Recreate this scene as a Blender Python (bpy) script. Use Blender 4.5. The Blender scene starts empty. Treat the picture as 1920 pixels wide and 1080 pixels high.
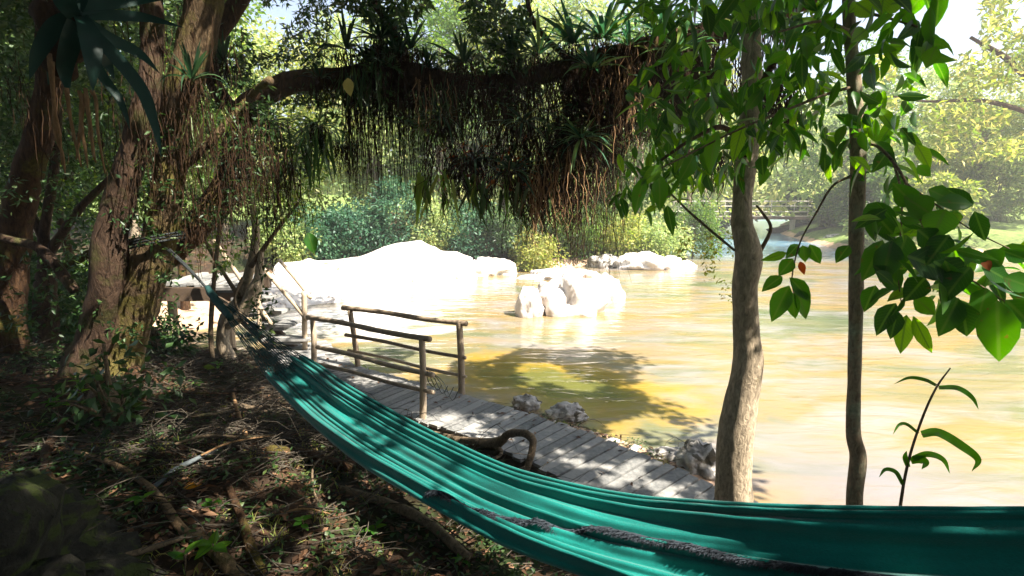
import bpy, bmesh, math, random
import numpy as np
from mathutils import Vector, Matrix, noise as mn

R = math.radians
random.seed(11)
rng = np.random.default_rng(11)
S = bpy.context.scene
COL = S.collection

# ------------------------------------------------------------------ camera, sky, sun
FPX = 1000.0                      # focal length in pixels of a 1920 wide frame
PITCH = R(9.65)
CAMZ = 3.0
cd = bpy.data.cameras.new('camera')
cam = bpy.data.objects.new('camera', cd)
COL.objects.link(cam)
cam.location = (0, 0, CAMZ)
cam.rotation_euler = (R(90) - PITCH, 0, 0)
cd.sensor_width = 36
cd.lens = 36 * FPX / 1920
cd.clip_start = 0.05
cd.clip_end = 2000
S.camera = cam

SUN = Vector((0.70, -0.38, 1.02)).normalized()      # towards the sun
elev = math.asin(SUN.z)
w = bpy.data.worlds.new('World')
S.world = w
w.use_nodes = True
nt = w.node_tree
bg = nt.nodes['Background']
sky = nt.nodes.new('ShaderNodeTexSky')
sky.sky_type = 'NISHITA'
sky.sun_disc = False
sky.sun_elevation = elev
sky.sun_rotation = math.atan2(SUN.x, SUN.y)
sky.air_density = 1.0
sky.dust_density = 1.5
nt.links.new(sky.outputs[0], bg.inputs[0])
bg.inputs[1].default_value = 0.065

sl = bpy.data.lights.new('sun', 'SUN')
sl.energy = 5.0
sl.angle = R(0.5)
sl.color = (1.0, 0.93, 0.82)
sun = bpy.data.objects.new('sun', sl)
COL.objects.link(sun)
sun.rotation_euler = SUN.to_track_quat('Z', 'Y').to_euler()
sun.location = (6, -2, 14)

S.view_settings.view_transform = 'Standard'
S.view_settings.look = 'None'
S.view_settings.exposure = 2.1
S.view_settings.gamma = 1
S.render.engine = 'CYCLES'
S.cycles.max_bounces = 8
S.cycles.transparent_max_bounces = 4
S.cycles.use_denoising = True

# ------------------------------------------------------------------ helpers
CP, SP = math.cos(PITCH), math.sin(PITCH)


def ray(px, py):
    a = (px - 960) / FPX
    b = (540 - py) / FPX
    return Vector((a, CP + b * SP, -SP + b * CP))


def P(px, py, Y):
    d = ray(px, py)
    return Vector((0, 0, CAMZ)) + d * (Y / d.y)


def G(px, py, z):
    d = ray(px, py)
    return Vector((0, 0, CAMZ)) + d * ((z - CAMZ) / d.z)


ORG = {}


def tag(o, label=None, cat=None, group=None, kind=None):
    if label: o['label'] = label
    if cat: o['category'] = cat
    if group: o['group'] = group
    if kind: o['kind'] = kind
    return o


def thing(name, label, cat, loc=(0, 0, 0), group=None):
    o = bpy.data.objects.new(name, None)
    o.empty_display_size = 0.2
    COL.objects.link(o)
    o.location = loc
    ORG[o.name] = Vector(loc)
    return tag(o, label, cat, group)


def build(name, V, F, mat, parent=None, loc=None, smooth=False, var=None):
    """V (n,3) world coordinates, F (m,k) faces of equal size or a list of mixed faces."""
    V = np.asarray(V, dtype=np.float64).reshape(-1, 3)
    if parent is not None:
        org = ORG[parent.name]
    else:
        org = Vector(loc) if loc is not None else Vector((float(V[:, 0].mean()), float(V[:, 1].mean()), float(V[:, 2].min())))
    W = V - np.array(org)
    me = bpy.data.meshes.new(name)
    if isinstance(F, np.ndarray):
        k = F.shape[1]
        m = F.shape[0]
        me.vertices.add(len(W))
        me.vertices.foreach_set('co', W.astype(np.float32).ravel())
        me.loops.add(m * k)
        me.loops.foreach_set('vertex_index', F.astype(np.int32).ravel())
        me.polygons.add(m)
        me.polygons.foreach_set('loop_start', np.arange(0, m * k, k, dtype=np.int32))
        me.update(calc_edges=True)
    else:
        me.from_pydata([tuple(v) for v in W], [], F)
    if smooth:
        me.polygons.foreach_set('use_smooth', [True] * len(me.polygons))
    if var is not None:
        at = me.attributes.new('var', 'FLOAT', 'POINT')
        var = np.asarray(var, dtype=np.float32)
        at.data.foreach_set('value', np.ascontiguousarray(var if var.ndim == 1 else var[:, 0]))
        if var.ndim == 2 and len(var) < 120000:
            for q, nm in ((1, 'along'), (2, 'across')):
                a2 = me.attributes.new(nm, 'FLOAT', 'POINT'); a2.data.foreach_set('value', np.ascontiguousarray(var[:, q]))
    me.materials.append(mat)
    me.update()
    o = bpy.data.objects.new(name, me)
    COL.objects.link(o)
    if parent is not None:
        o.parent = parent
    else:
        o.location = org
    ORG[o.name] = org
    return o


class MB:
    """collects pieces for one mesh object"""
    def __init__(s):
        s.V = []; s.F = []; s.n = 0; s.A = []

    def add(s, V, F, var=None):
        V = np.asarray(V, dtype=np.float64).reshape(-1, 3)
        s.V.append(V)
        s.F.extend([tuple(int(i) + s.n for i in f) for f in F])
        s.n += len(V)
        s.A.append(np.full(len(V), random.random()) if var is None else np.broadcast_to(var, (len(V),)))
        return s

    def box(s, c, size, M=None, jit=0.0):
        hx, hy, hz = size[0] / 2, size[1] / 2, size[2] / 2
        v = [Vector((x * hx, y * hy, z * hz)) for x in (-1, 1) for y in (-1, 1) for z in (-1, 1)]
        if jit:
            v = [p + Vector((random.uniform(-jit, jit), random.uniform(-jit, jit), random.uniform(-jit, jit))) for p in v]
        if M is not None:
            v = [M @ p for p in v]
        v = [p + Vector(c) for p in v]
        return s.add([tuple(p) for p in v], [(0, 1, 3, 2), (4, 6, 7, 5), (0, 4, 5, 1), (2, 3, 7, 6), (0, 2, 6, 4), (1, 5, 7, 3)])

    def tube(s, pts, rad, seg=8, rough=0.0, freq=3.0, smooth=True, sub=4, knob=0.0):
        V, F = tube_data(pts, rad, seg, rough, freq, sub if smooth else 0, knob)
        return s.add(V, F)

    def build(s, name, mat, parent=None, loc=None, smooth=False):
        return build(name, np.concatenate(s.V), s.F, mat, parent, loc, smooth, var=np.concatenate(s.A))


def spline(pts, sub):
    """Catmull-Rom through rows of pts (n, d)"""
    pts = np.asarray(pts, dtype=float)
    if sub <= 1 or len(pts) < 3:
        if len(pts) == 2 and sub > 1:
            t = np.linspace(0, 1, sub + 1)[:, None]
            return pts[0] * (1 - t) + pts[1] * t
        return pts
    Q = np.vstack([2 * pts[0] - pts[1], pts, 2 * pts[-1] - pts[-2]])
    out = []
    for i in range(1, len(Q) - 2):
        for k in range(sub):
            t = k / sub
            a, b, c, d = Q[i - 1], Q[i], Q[i + 1], Q[i + 2]
            out.append(0.5 * ((2 * b) + (-a + c) * t + (2 * a - 5 * b + 4 * c - d) * t * t + (-a + 3 * b - 3 * c + d) * t ** 3))
    out.append(Q[-2])
    return np.array(out)


def tube_data(pts, rad, seg=8, rough=0.0, freq=3.0, sub=4, knob=0.0):
    pts = np.array([tuple(p) for p in pts], dtype=float)
    if np.isscalar(rad):
        rad = [rad] * len(pts)
    A = spline(np.hstack([pts, np.array(rad, dtype=float)[:, None]]), sub)
    C, Rr = A[:, :3], np.maximum(A[:, 3], 0.0004)
    n = len(C)
    T = np.gradient(C, axis=0)
    T /= np.linalg.norm(T, axis=1)[:, None] + 1e-9
    ref = np.array([0.0, 0, 1]) if abs(T[0][2]) < 0.8 else np.array([0.0, 1, 0])
    N = np.cross(T[0], ref); N /= np.linalg.norm(N)
    V = []
    for i in range(n):
        N = N - T[i] * np.dot(N, T[i]); N /= np.linalg.norm(N) + 1e-9
        B = np.cross(T[i], N)
        for k in range(seg):
            a = 2 * math.pi * k / seg
            d = N * math.cos(a) + B * math.sin(a)
            r = Rr[i]
            if rough:
                q = C[i] + d * r
                r *= 1 + rough * mn.noise(Vector(q * freq)) + knob * max(0, mn.noise(Vector(q * freq * 0.45 + 7.3))) \
                    + rough * 0.5 * mn.noise(Vector((q[0] * freq * 3, q[1] * freq * 3, q[2] * freq * 1.2)))
            V.append(C[i] + d * r)
    F = []
    for i in range(n - 1):
        for k in range(seg):
            k2 = (k + 1) % seg
            F.append((i * seg + k, i * seg + k2, (i + 1) * seg + k2, (i + 1) * seg + k))
    F.append(tuple(range(seg - 1, -1, -1)))
    F.append(tuple((n - 1) * seg + k for k in range(seg)))
    return np.array(V), F


def hsh(ix, iy, s=0):
    h = (ix.astype(np.int64) * 374761393 + iy.astype(np.int64) * 668265263 + s * 974711) & 0xffffffff
    h = ((h ^ (h >> 13)) * 1274126177) & 0xffffffff
    return ((h ^ (h >> 16)) & 0xffff) / 65535.0


def vnoise(x, y, s=0):
    x = np.asarray(x, float); y = np.asarray(y, float)
    ix, iy = np.floor(x), np.floor(y)
    fx, fy = x - ix, y - iy
    fx = fx * fx * (3 - 2 * fx); fy = fy * fy * (3 - 2 * fy)
    return (hsh(ix, iy, s) * (1 - fx) + hsh(ix + 1, iy, s) * fx) * (1 - fy) + (hsh(ix, iy + 1, s) * (1 - fx) + hsh(ix + 1, iy + 1, s) * fx) * fy


def fbm(x, y, o=4, s=0):
    r = 0; a = 0.5
    for i in range(o):
        r = r + a * vnoise(x * 2 ** i, y * 2 ** i, s + i); a *= 0.5
    return r


# ---- leaf clouds: every leaf is a small folded face fan, all the leaves of one crown in one mesh
T_FAR = (np.array([[0, 0, 0], [.42, -.5, .06], [1, 0, -.06], [.42, .5, .06]]), np.array([[0, 1, 2], [0, 2, 3]]))
_t = [0, .16, .36, .58, .8, 1.0]; _w = [0, .30, .5, .46, .27, 0]
_v = []; _f = []
for a, b in zip(_t, _w):
    z = -.22 * a * a
    if b == 0: _v.append([a, 0, z])
    else: _v += [[a, -b, z + .16 * b], [a, 0, z], [a, b, z + .16 * b]]
_f = [[0, 1, 2], [0, 2, 3]]
for i in range(3):
    q = 1 + i * 3
    _f += [[q, q + 3, q + 4], [q, q + 4, q + 1], [q + 1, q + 4, q + 5], [q + 1, q + 5, q + 2]]
_f += [[10, 13, 11], [11, 13, 12]]
T_NEAR = (np.array(_v), np.array(_f))


def unit(a):
    return a / (np.linalg.norm(a, axis=-1, keepdims=True) + 1e-9)


def leaves(pos, dirs, L, W, tmpl=T_FAR, roll=0.9, vals=None, normal=None):
    """returns V,F,var arrays"""
    pos = np.asarray(pos, float); n = len(pos)
    d = unit(np.asarray(dirs, float))
    L = np.broadcast_to(L, (n,)); W = np.broadcast_to(W, (n,))
    up = np.tile([0, 0, 1.0], (n, 1)) + rng.normal(0, roll, (n, 3)) if normal is None else np.asarray(normal, float)
    side = unit(np.cross(d, up)); nor = np.cross(side, d)
    tv, tf = tmpl
    V = pos[:, None, :] + tv[None, :, 0, None] * (L[:, None] * d)[:, None, :].reshape(n, 1, 3) \
        + tv[None, :, 1, None] * (W[:, None] * side).reshape(n, 1, 3) + tv[None, :, 2, None] * (L[:, None] * nor).reshape(n, 1, 3)
    F = tf[None] + (np.arange(n) * len(tv))[:, None, None]
    if vals is None: vals = rng.random(n)
    A = np.stack([np.repeat(vals, len(tv)), np.tile(tv[:, 0], n), np.tile(np.abs(tv[:, 1]) * 2, n)], 1)
    return V.reshape(-1, 3), F.reshape(-1, 3), A


class Cloud:
    def __init__(s): s.V = []; s.F = []; s.A = []; s.n = 0

    def put(s, V, F, A):
        A = np.asarray(A, float)
        if A.ndim == 1: A = np.stack([A, np.full(len(A), .5), np.full(len(A), .5)], 1)
        s.V.append(V); s.F.append(F + s.n); s.A.append(A); s.n += len(V); return s

    def leaves(s, *a, **k): return s.put(*leaves(*a, **k))

    def straps(s, base, d, L, W, droop, seg=7, vals=None, fold=.18):
        """arching strap leaves"""
        base = np.asarray(base, float); n = len(base)
        d = unit(np.asarray(d, float)); L = np.broadcast_to(L, (n,)); W = np.broadcast_to(W, (n,)); droop = np.broadcast_to(droop, (n,))
        t = np.linspace(0, 1, seg)
        C = base[:, None] + d[:, None] * (L[:, None] * t)[..., None]
        C[..., 2] -= (droop * L)[:, None] * t ** 2.2
        C[..., :2] -= (d[:, None, :2] * (droop * L * .35)[:, None, None]) * (t ** 3)[None, :, None]
        h = d.copy(); h[:, 2] = 0; h = unit(h + rng.normal(0, .05, h.shape) * [1, 1, 0])
        side = np.stack([-h[:, 1], h[:, 0], np.zeros(n)], 1)
        side = unit(side + rng.normal(0, .25, side.shape))
        wd = (np.clip(1 - t ** 2.5, 0, 1) * (.65 + .7 * t * (1 - t) * 2))
        wd[-1] = .03
        off = side[:, None] * (W[:, None] * wd[None] * .5)[..., None]
        up = np.zeros_like(off); up[..., 2] = (W[:, None] * wd[None]) * fold
        V = np.stack([C - off + up, C, C + off + up], 2).reshape(-1, 3)
        F = []
        for i in range(seg - 1):
            a = i * 3
            for b in (0, 1):
                F += [[a + b, a + b + 3, a + b + 4], [a + b, a + b + 4, a + b + 1]]
        F = np.array(F)[None] + (np.arange(n) * seg * 3)[:, None, None]
        if vals is None: vals = rng.random(n)
        return s.put(V, F.reshape(-1, 3), np.repeat(vals, seg * 3))

    def strands(s, tops, length, r, sway=.05, seg=7, taper=.5):
        """thin hanging roots: three sided prisms wandering down"""
        tops = np.asarray(tops, float); n = len(tops)
        length = np.broadcast_to(length, (n,)); r = np.broadcast_to(r, (n,))
        t = np.linspace(0, 1, seg)
        C = np.repeat(tops[:, None], seg, 1)
        C[..., 2] -= length[:, None] * t
        wob = np.cumsum(rng.normal(0, 1, (n, seg, 2)), 1); wob -= wob[:, :1]
        C[..., :2] += wob * (length[:, None, None] * sway / seg ** .5) + rng.normal(0, sway * .8, (n, 1, 2)) * (length[:, None] * t)[..., None]
        rr = r[:, None] * (1 - (1 - taper) * t[None])
        V = []
        for k in range(3):
            a = 2 * math.pi * k / 3
            q = C.copy(); q[..., 0] += rr * math.cos(a); q[..., 1] += rr * math.sin(a); V.append(q)
        V = np.stack(V, 2).reshape(-1, 3)
        F = []
        for i in range(seg - 1):
            for k in range(3):
                a, b = i * 3 + k, i * 3 + (k + 1) % 3
                F += [[a, b, b + 3], [a, b + 3, a + 3]]
        F = np.array(F)[None] + (np.arange(n) * seg * 3)[:, None, None]
        return s.put(V, F.reshape(-1, 3), np.repeat(rng.random(n), seg * 3))

    def build(s, name, mat, parent=None, loc=None, smooth=False):
        return build(name, np.concatenate(s.V), np.concatenate(s.F), mat, parent, loc, smooth, np.concatenate(s.A))


# ------------------------------------------------------------------ materials
def newmat(name):
    m = bpy.data.materials.new(name); m.use_nodes = True
    t = m.node_tree; b = t.nodes['Principled BSDF']
    return m, t, b


def N(t, typ, **k):
    n = t.nodes.new(typ)
    for a, v in k.items():
        if a.startswith('_'): n.inputs[a[1:].replace('_', ' ')].default_value = v
        else: setattr(n, a, v)
    return n


def ramp(t, fac, stops):
    r = t.nodes.new('ShaderNodeValToRGB')
    e = r.color_ramp.elements
    while len(e) < len(stops): e.new(0.5)
    for el, (p, c) in zip(e, stops):
        el.position = p; el.color = (*c, 1) if len(c) == 3 else c
    t.links.new(fac, r.inputs[0])
    return r.outputs[0]


def pos(t, scale=(1, 1, 1)):
    g = N(t, 'ShaderNodeNewGeometry'); m = N(t, 'ShaderNodeMapping')
    m.inputs['Scale'].default_value = scale
    t.links.new(g.outputs['Position'], m.inputs[0])
    return m.outputs[0]


def noise(t, vec, scale, detail=5, rough=.55, dist=0):
    n = N(t, 'ShaderNodeTexNoise'); n.inputs['Scale'].default_value = scale
    n.inputs['Detail'].default_value = detail; n.inputs['Roughness'].default_value = rough; n.inputs['Distortion'].default_value = dist
    t.links.new(vec, n.inputs['Vector']); return n.outputs['Fac']


def mix(t, fac, a, b):
    m = N(t, 'ShaderNodeMix', data_type='RGBA')
    for sock, v in ((m.inputs[0], fac), (m.inputs[6], a), (m.inputs[7], b)):
        if isinstance(v, (int, float)): sock.default_value = v
        elif isinstance(v, tuple): sock.default_value = (*v, 1)
        else: t.links.new(v, sock)
    return m.outputs[2]


def bump(t, b, h, strength=.5, dist=.02):
    n = N(t, 'ShaderNodeBump'); n.inputs['Strength'].default_value = strength; n.inputs['Distance'].default_value = dist
    t.links.new(h, n.inputs['Height']); t.links.new(n.outputs[0], b.inputs['Normal'])


def leafmat(name, cols, trans=.35, rough=.45, tcol=None, spec=.4, veins=False):
    """leaf with per-leaf colour from the var attribute and some light passing through"""
    m, t, b = newmat(name)
    a = N(t, 'ShaderNodeAttribute', attribute_name='var')
    c = ramp(t, a.outputs['Fac'], [(i / max(1, len(cols) - 1), c) for i, c in enumerate(cols)])
    nz = noise(t, pos(t), 6, 3)
    mm = N(t, 'ShaderNodeMapRange'); t.links.new(nz, mm.inputs[0]); mm.inputs[3].default_value = .6; mm.inputs[4].default_value = 1.35
    hv = N(t, 'ShaderNodeHueSaturation'); t.links.new(mm.outputs[0], hv.inputs['Value']); t.links.new(c, hv.inputs['Color'])
    c = hv.outputs[0]
    if veins:
        al = N(t, 'ShaderNodeAttribute', attribute_name='along'); ac = N(t, 'ShaderNodeAttribute', attribute_name='across')
        rib = ramp(t, ac.outputs['Fac'], [(.05, (1, 1, 1)), (.13, (0, 0, 0))])
        m1 = N(t, 'ShaderNodeMath', operation='MULTIPLY_ADD'); t.links.new(ac.outputs['Fac'], m1.inputs[0]); m1.inputs[1].default_value = -.28; t.links.new(al.outputs['Fac'], m1.inputs[2])
        m2 = N(t, 'ShaderNodeMath', operation='MULTIPLY'); t.links.new(m1.outputs[0], m2.inputs[0]); m2.inputs[1].default_value = 62
        m3 = N(t, 'ShaderNodeMath', operation='SINE'); t.links.new(m2.outputs[0], m3.inputs[0])
        vn = ramp(t, m3.outputs[0], [(.80, (0, 0, 0)), (1.0, (.5, .5, .5))])
        c = mix(t, vn, c, (.06, .15, .03))
        c = mix(t, rib, c, (.075, .17, .03))
        bs = ramp(t, noise(t, pos(t), 26, 4), [(.66, (0, 0, 0)), (.72, (.75, .75, .75))])
        c = mix(t, bs, c, (.12, .075, .02))
    t.links.new(c, b.inputs['Base Color'])
    b.inputs['Roughness'].default_value = rough
    b.inputs['Specular IOR Level'].default_value = spec
    tr = N(t, 'ShaderNodeBsdfTranslucent')
    hs = N(t, 'ShaderNodeHueSaturation'); hs.inputs['Saturation'].default_value = 1.15; hs.inputs['Value'].default_value = 1.8
    hs.inputs['Hue'].default_value = .485
    t.links.new(c, hs.inputs['Color']); t.links.new(hs.outputs[0], tr.inputs[0])
    mx = N(t, 'ShaderNodeMixShader'); mx.inputs[0].default_value = trans
    t.links.new(b.outputs[0], mx.inputs[1]); t.links.new(tr.outputs[0], mx.inputs[2])
    t.links.new(mx.outputs[0], t.nodes['Material Output'].inputs[0])
    return m


def barkmat(name, dark, light, moss=None, mossamt=.5, sc=(14, 14, 4), bs=.9):
    m, t, b = newmat(name)
    n1 = noise(t, pos(t, sc), 2.2, 7, .7, .6)
    c = ramp(t, n1, [(.3, dark), (.62, light), (.8, tuple(min(1, x * 1.4) for x in light))])
    n2 = noise(t, pos(t), 3.5, 5, .65)
    if moss:
        f = ramp(t, n2, [(mossamt, (0, 0, 0)), (mossamt + .12, (1, 1, 1))])
        n3 = noise(t, pos(t), 40, 3)
        mc = ramp(t, n3, [(.35, tuple(x * .5 for x in moss)), (.7, moss)])
        c = mix(t, f, c, mc)
    t.links.new(c, b.inputs['Base Color'])
    b.inputs['Roughness'].default_value = .9
    b.inputs['Specular IOR Level'].default_value = .15
    bump(t, b, n1, bs, .03)
    return m


def woodmat(name, dark, light, scale=(3, 3, 3), rough=.75):
    m, t, b = newmat(name)
    a = N(t, 'ShaderNodeAttribute', attribute_name='var')
    n1 = noise(t, pos(t, scale), 4, 6, .65, .3)
    ad = N(t, 'ShaderNodeMath', operation='ADD'); t.links.new(n1, ad.inputs[0])
    ml = N(t, 'ShaderNodeMath', operation='MULTIPLY'); t.links.new(a.outputs['Fac'], ml.inputs[0]); ml.inputs[1].default_value = .5
    t.links.new(ml.outputs[0], ad.inputs[1])
    c = ramp(t, ad.outputs[0], [(.35, dark), (.95, light)])
    t.links.new(c, b.inputs['Base Color']); b.inputs['Roughness'].default_value = rough
    b.inputs['Specular IOR Level'].default_value = .3
    bump(t, b, n1, .5, .01)
    return m


def rockmat(name, a_, b_, spot, sc=3.0, bs=.7, amt=.62):
    m, t, b = newmat(name)
    n1 = noise(t, pos(t), sc, 8, .65)
    n2 = noise(t, pos(t), sc * .6, 4, .6, 1)
    c = ramp(t, n1, [(.35, a_), (.65, b_)])
    f = ramp(t, n2, [(amt, (0, 0, 0)), (amt + .05, (1, 1, 1))])
    c = mix(t, f, c, spot)
    t.links.new(c, b.inputs['Base Color']); b.inputs['Roughness'].default_value = .85
    b.inputs['Specular IOR Level'].default_value = .25
    bump(t, b, n1, bs, .06)
    return m


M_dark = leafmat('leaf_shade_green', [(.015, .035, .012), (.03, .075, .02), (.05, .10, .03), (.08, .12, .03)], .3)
M_blue = leafmat('leaf_bluegreen', [(.03, .09, .06), (.06, .15, .08), (.12, .22, .11)], .35)
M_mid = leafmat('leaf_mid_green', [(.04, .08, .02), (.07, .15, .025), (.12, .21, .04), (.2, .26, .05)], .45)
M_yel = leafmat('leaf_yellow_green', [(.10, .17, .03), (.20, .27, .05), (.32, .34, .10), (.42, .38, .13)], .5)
M_pale = leafmat('leaf_pale_green', [(.14, .22, .08), (.24, .33, .12), (.38, .43, .17), (.50, .48, .24)], .5)
M_broad = leafmat('leaf_broad', [(.015, .06, .010), (.03, .12, .014), (.06, .20, .02), (.16, .34, .03)], .55, .34, veins=True)
M_rust = leafmat('leaf_rust', [(.2, .05, .01), (.35, .1, .02), (.25, .12, .03)], .35)
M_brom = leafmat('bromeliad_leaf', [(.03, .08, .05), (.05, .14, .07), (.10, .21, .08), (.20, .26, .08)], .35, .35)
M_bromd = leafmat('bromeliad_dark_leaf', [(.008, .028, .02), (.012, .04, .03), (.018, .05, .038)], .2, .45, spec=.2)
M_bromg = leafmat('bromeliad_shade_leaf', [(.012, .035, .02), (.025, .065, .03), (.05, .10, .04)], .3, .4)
M_dry = leafmat('dry_leaf', [(.03, .015, .008), (.06, .03, .014), (.11, .055, .025), (.32, .18, .10)], .25, .7)
M_root = barkmat('hanging_root', (.008, .005, .003), (.05, .026, .012), sc=(20, 20, 6), bs=.2)
M_rootl = barkmat('pale_root', (.12, .065, .03), (.30, .18, .09), sc=(20, 20, 6), bs=.3)
M_bark = barkmat('bark_brown', (.012, .008, .006), (.09, .048, .024), (.11, .09, .02), .52)
M_barkg = barkmat('bark_golden_moss', (.016, .012, .007), (.15, .10, .055), (.17, .14, .04), .47)
M_barkr = barkmat('bark_red', (.012, .008, .006), (.10, .062, .04), (.09, .085, .03), .50)
M_barkp = barkmat('bark_pale', (.16, .13, .09), (.54, .43, .30), (.24, .20, .11), .58, (18, 18, 7), .7)
M_barks = barkmat('bark_slender', (.10, .075, .05), (.34, .26, .17), (.36, .38, .26), .52, (22, 22, 9), .4)
M_barkf = barkmat('bark_far', (.12, .09, .06), (.35, .28, .2))
M_twig = barkmat('twig_bark', (.04, .03, .02), (.22, .16, .10), (.10, .11, .04), .6, (20, 20, 20), .3)
M_plank = woodmat('weathered_plank', (.085, .09, .09), (.30, .29, .27), (5, 5, 5))
M_pole = woodmat('pole_wood', (.17, .12, .08), (.46, .36, .25), (9, 9, 4))
M_beam = woodmat('beam_wood', (.04, .028, .02), (.13, .09, .06))
M_white = rockmat('white_limestone', (.50, .44, .39), (.80, .76, .72), (.20, .14, .10), 2.2, .9, .62)
M_grey = rockmat('grey_stone', (.22, .21, .20), (.60, .56, .50), (.08, .07, .05), 6, .8, .55)
M_mossrock = rockmat('mossy_stone', (.010, .010, .009), (.05, .045, .033), (.05, .065, .016), 9, 1.0, .50)

# hammock cloth
m, t, b = newmat('hammock_cloth'); M_cloth = m
g = noise(t, pos(t, (1, 1, 1)), 220, 2)
wv = noise(t, pos(t, (30, 30, 260)), 3, 2)
n2 = noise(t, pos(t), 2.2, 3)
c = ramp(t, n2, [(.3, (.0, .13, .112)), (.7, (.005, .26, .22))])
c2 = ramp(t, wv, [(.35, (.45, .5, .5)), (.65, (1, 1, 1))])
mm = N(t, 'ShaderNodeMix', data_type='RGBA', blend_type='MULTIPLY'); mm.inputs[0].default_value = .6
t.links.new(c, mm.inputs[6]); t.links.new(c2, mm.inputs[7])
t.links.new(mm.outputs[2], b.inputs['Base Color'])
b.inputs['Roughness'].default_value = .8; b.inputs['Specular IOR Level'].default_value = .2
b.inputs['Sheen Weight'].default_value = .45; b.inputs['Sheen Roughness'].default_value = .4
bump(t, b, g, .5, .004)
tr = N(t, 'ShaderNodeBsdfTranslucent'); t.links.new(mm.outputs[2], tr.inputs[0])
mx = N(t, 'ShaderNodeMixShader'); mx.inputs[0].default_value = .18
t.links.new(b.outputs[0], mx.inputs[1]); t.links.new(tr.outputs[0], mx.inputs[2]); t.links.new(mx.outputs[0], t.nodes['Material Output'].inputs[0])


def plain(name, col, rough=.8):
    m, t, b = newmat(name)
    n = noise(t, pos(t), 60, 3)
    c = ramp(t, n, [(.3, tuple(x * .6 for x in col)), (.7, col)])
    t.links.new(c, b.inputs['Base Color']); b.inputs['Roughness'].default_value = rough
    return m


M_cord = plain('hammock_cord', (.006, .055, .05))
M_fringe = plain('fringe_yarn', (.022, .032, .045))
M_rope = plain('dark_rope', (.02, .025, .025))
M_tarp = plain('blue_plastic', (.06, .30, .55), .3)
M_bridge = plain('far_bridge_metal', (.62, .56, .5), .7)

HAZE = 0.0028
# ------------------------------------------------------------------ terrain
RIV = np.array([(-60, 15), (-20, 11.6), (-10, 10.7), (-7.4, 10.3), (-5.4, 10.0), (-4.1, 9.9), (-3.2, 9.6), (-2.2, 8.75), (-1.0, 7.75), (0.2, 7.2),
                (1.2, 6.55), (1.98, 5.8), (2.5, 4.9), (3.1, 4.3), (5, 3.9), (9, 3.2), (20, 1.5), (60, -4), (90, 0), (90, 20), (44, 24.5),
                (30, 27.2), (23, 28.5), (19, 30.5), (20, 36), (22.5, 45), (30, 60), (48, 90), (40, 92), (19, 60), (12.5, 42), (8.5, 30), (7.0, 24.5), (3.2, 23.4),
                (-1, 21.5), (-7, 20.4), (-10, 18.4), (-8.5, 16.8), (-6.6, 13.8), (-7.0, 11.9), (-10, 11.8), (-14, 12.4), (-22, 13.4), (-60, 18)], float)


def river_sd(x, y):
    """negative inside the river"""
    x = np.asarray(x, float).ravel(); y = np.asarray(y, float).ravel()
    d = np.full(x.shape, 1e9); ins = np.zeros(x.shape, bool)
    n = len(RIV)
    for i in range(n):
        ax, ay = RIV[i]; bx, by = RIV[(i + 1) % n]
        ex, ey = bx - ax, by - ay
        t = np.clip(((x - ax) * ex + (y - ay) * ey) / (ex * ex + ey * ey), 0, 1)
        d = np.minimum(d, np.hypot(x - ax - t * ex, y - ay - t * ey))
        c = ((ay > y) != (by > y)) & (x < (bx - ax) * (y - ay) / (by - ay + 1e-12) + ax)
        ins ^= c
    return np.where(ins, -d, d)


def gh(x, y):
    x = np.asarray(x, float); y = np.asarray(y, float)
    shp = x.shape
    s = river_sd(x, y).reshape(shp)
    near = y < 9 + np.clip(-(x + 4), 0, 4) * .6
    zn = np.interp(s, [-3, -.6, 0, .5, 1.2, 2.2, 3.6, 5.5, 12], [-.9, -.3, -.02, .10, .30, .68, 1.12, 1.45, 1.8])
    zf = np.interp(s, [-3, -.6, 0, .6, 3, 10, 40, 90], [-.9, -.3, -.02, .3, .9, 1.6, 4.5, 9])
    z = np.where(near, zn, zf)
    a = np.clip(s, 0, 1)
    z = z + a * (fbm(x * .9 + 3, y * .9, 4) - .47) * .42 + a * (fbm(x * 5, y * 5, 3, 5) - .43) * .09
    return z


_gh0 = gh
CL = spline([(-3.9, 9.35), (-3.3, 8.45), (-2.72, 7.66), (-1.66, 6.92), (-.53, 6.14), (.34, 5.45), (1.04, 4.74), (1.69, 3.99), (2.14, 3.44)], 12)


def gh(x, y):
    z = _gh0(x, y); x = np.asarray(x, float); y = np.asarray(y, float)
    d = np.full(z.shape, 1e9)
    for a in CL[::2]:
        d = np.minimum(d, np.hypot(x - a[0], y - a[1]))
    return np.minimum(z, .24 + np.clip(d - .62, 0, 9) * .75)


def gz(x, y): return float(gh(np.array([x]), np.array([y]))[0])


u = np.linspace(-1, 1, 330)
gx = 7 * u + 160 * u ** 5 - 1.0
gy = 7.5 * u + 170 * u ** 5 + 5.5
X, Y = np.meshgrid(gx, gy)
Z = gh(X.ravel(), Y.ravel())
nn = len(u)
V = np.stack([X.ravel(), Y.ravel(), Z], 1)
idx = np.arange(nn * nn).reshape(nn, nn)
F = np.stack([idx[:-1, :-1].ravel(), idx[:-1, 1:].ravel(), idx[1:, 1:].ravel(), idx[1:, :-1].ravel()], 1)
sd = river_sd(X.ravel(), Y.ravel())
m, t, b = newmat('bank_soil')
at = N(t, 'ShaderNodeAttribute', attribute_name='var')
n1 = noise(t, pos(t), 5, 8, .7); n2 = noise(t, pos(t), 1.3, 5, .6); n3 = noise(t, pos(t), 30, 4)
soil = ramp(t, n1, [(.3, (.012, .009, .007)), (.55, (.045, .028, .017)), (.78, (.20, .11, .06))])
sand = ramp(t, n1, [(.3, (.38, .24, .15)), (.7, (.66, .46, .32))])
moss = ramp(t, n3, [(.3, (.01, .018, .006)), (.7, (.035, .05, .015))])
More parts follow.
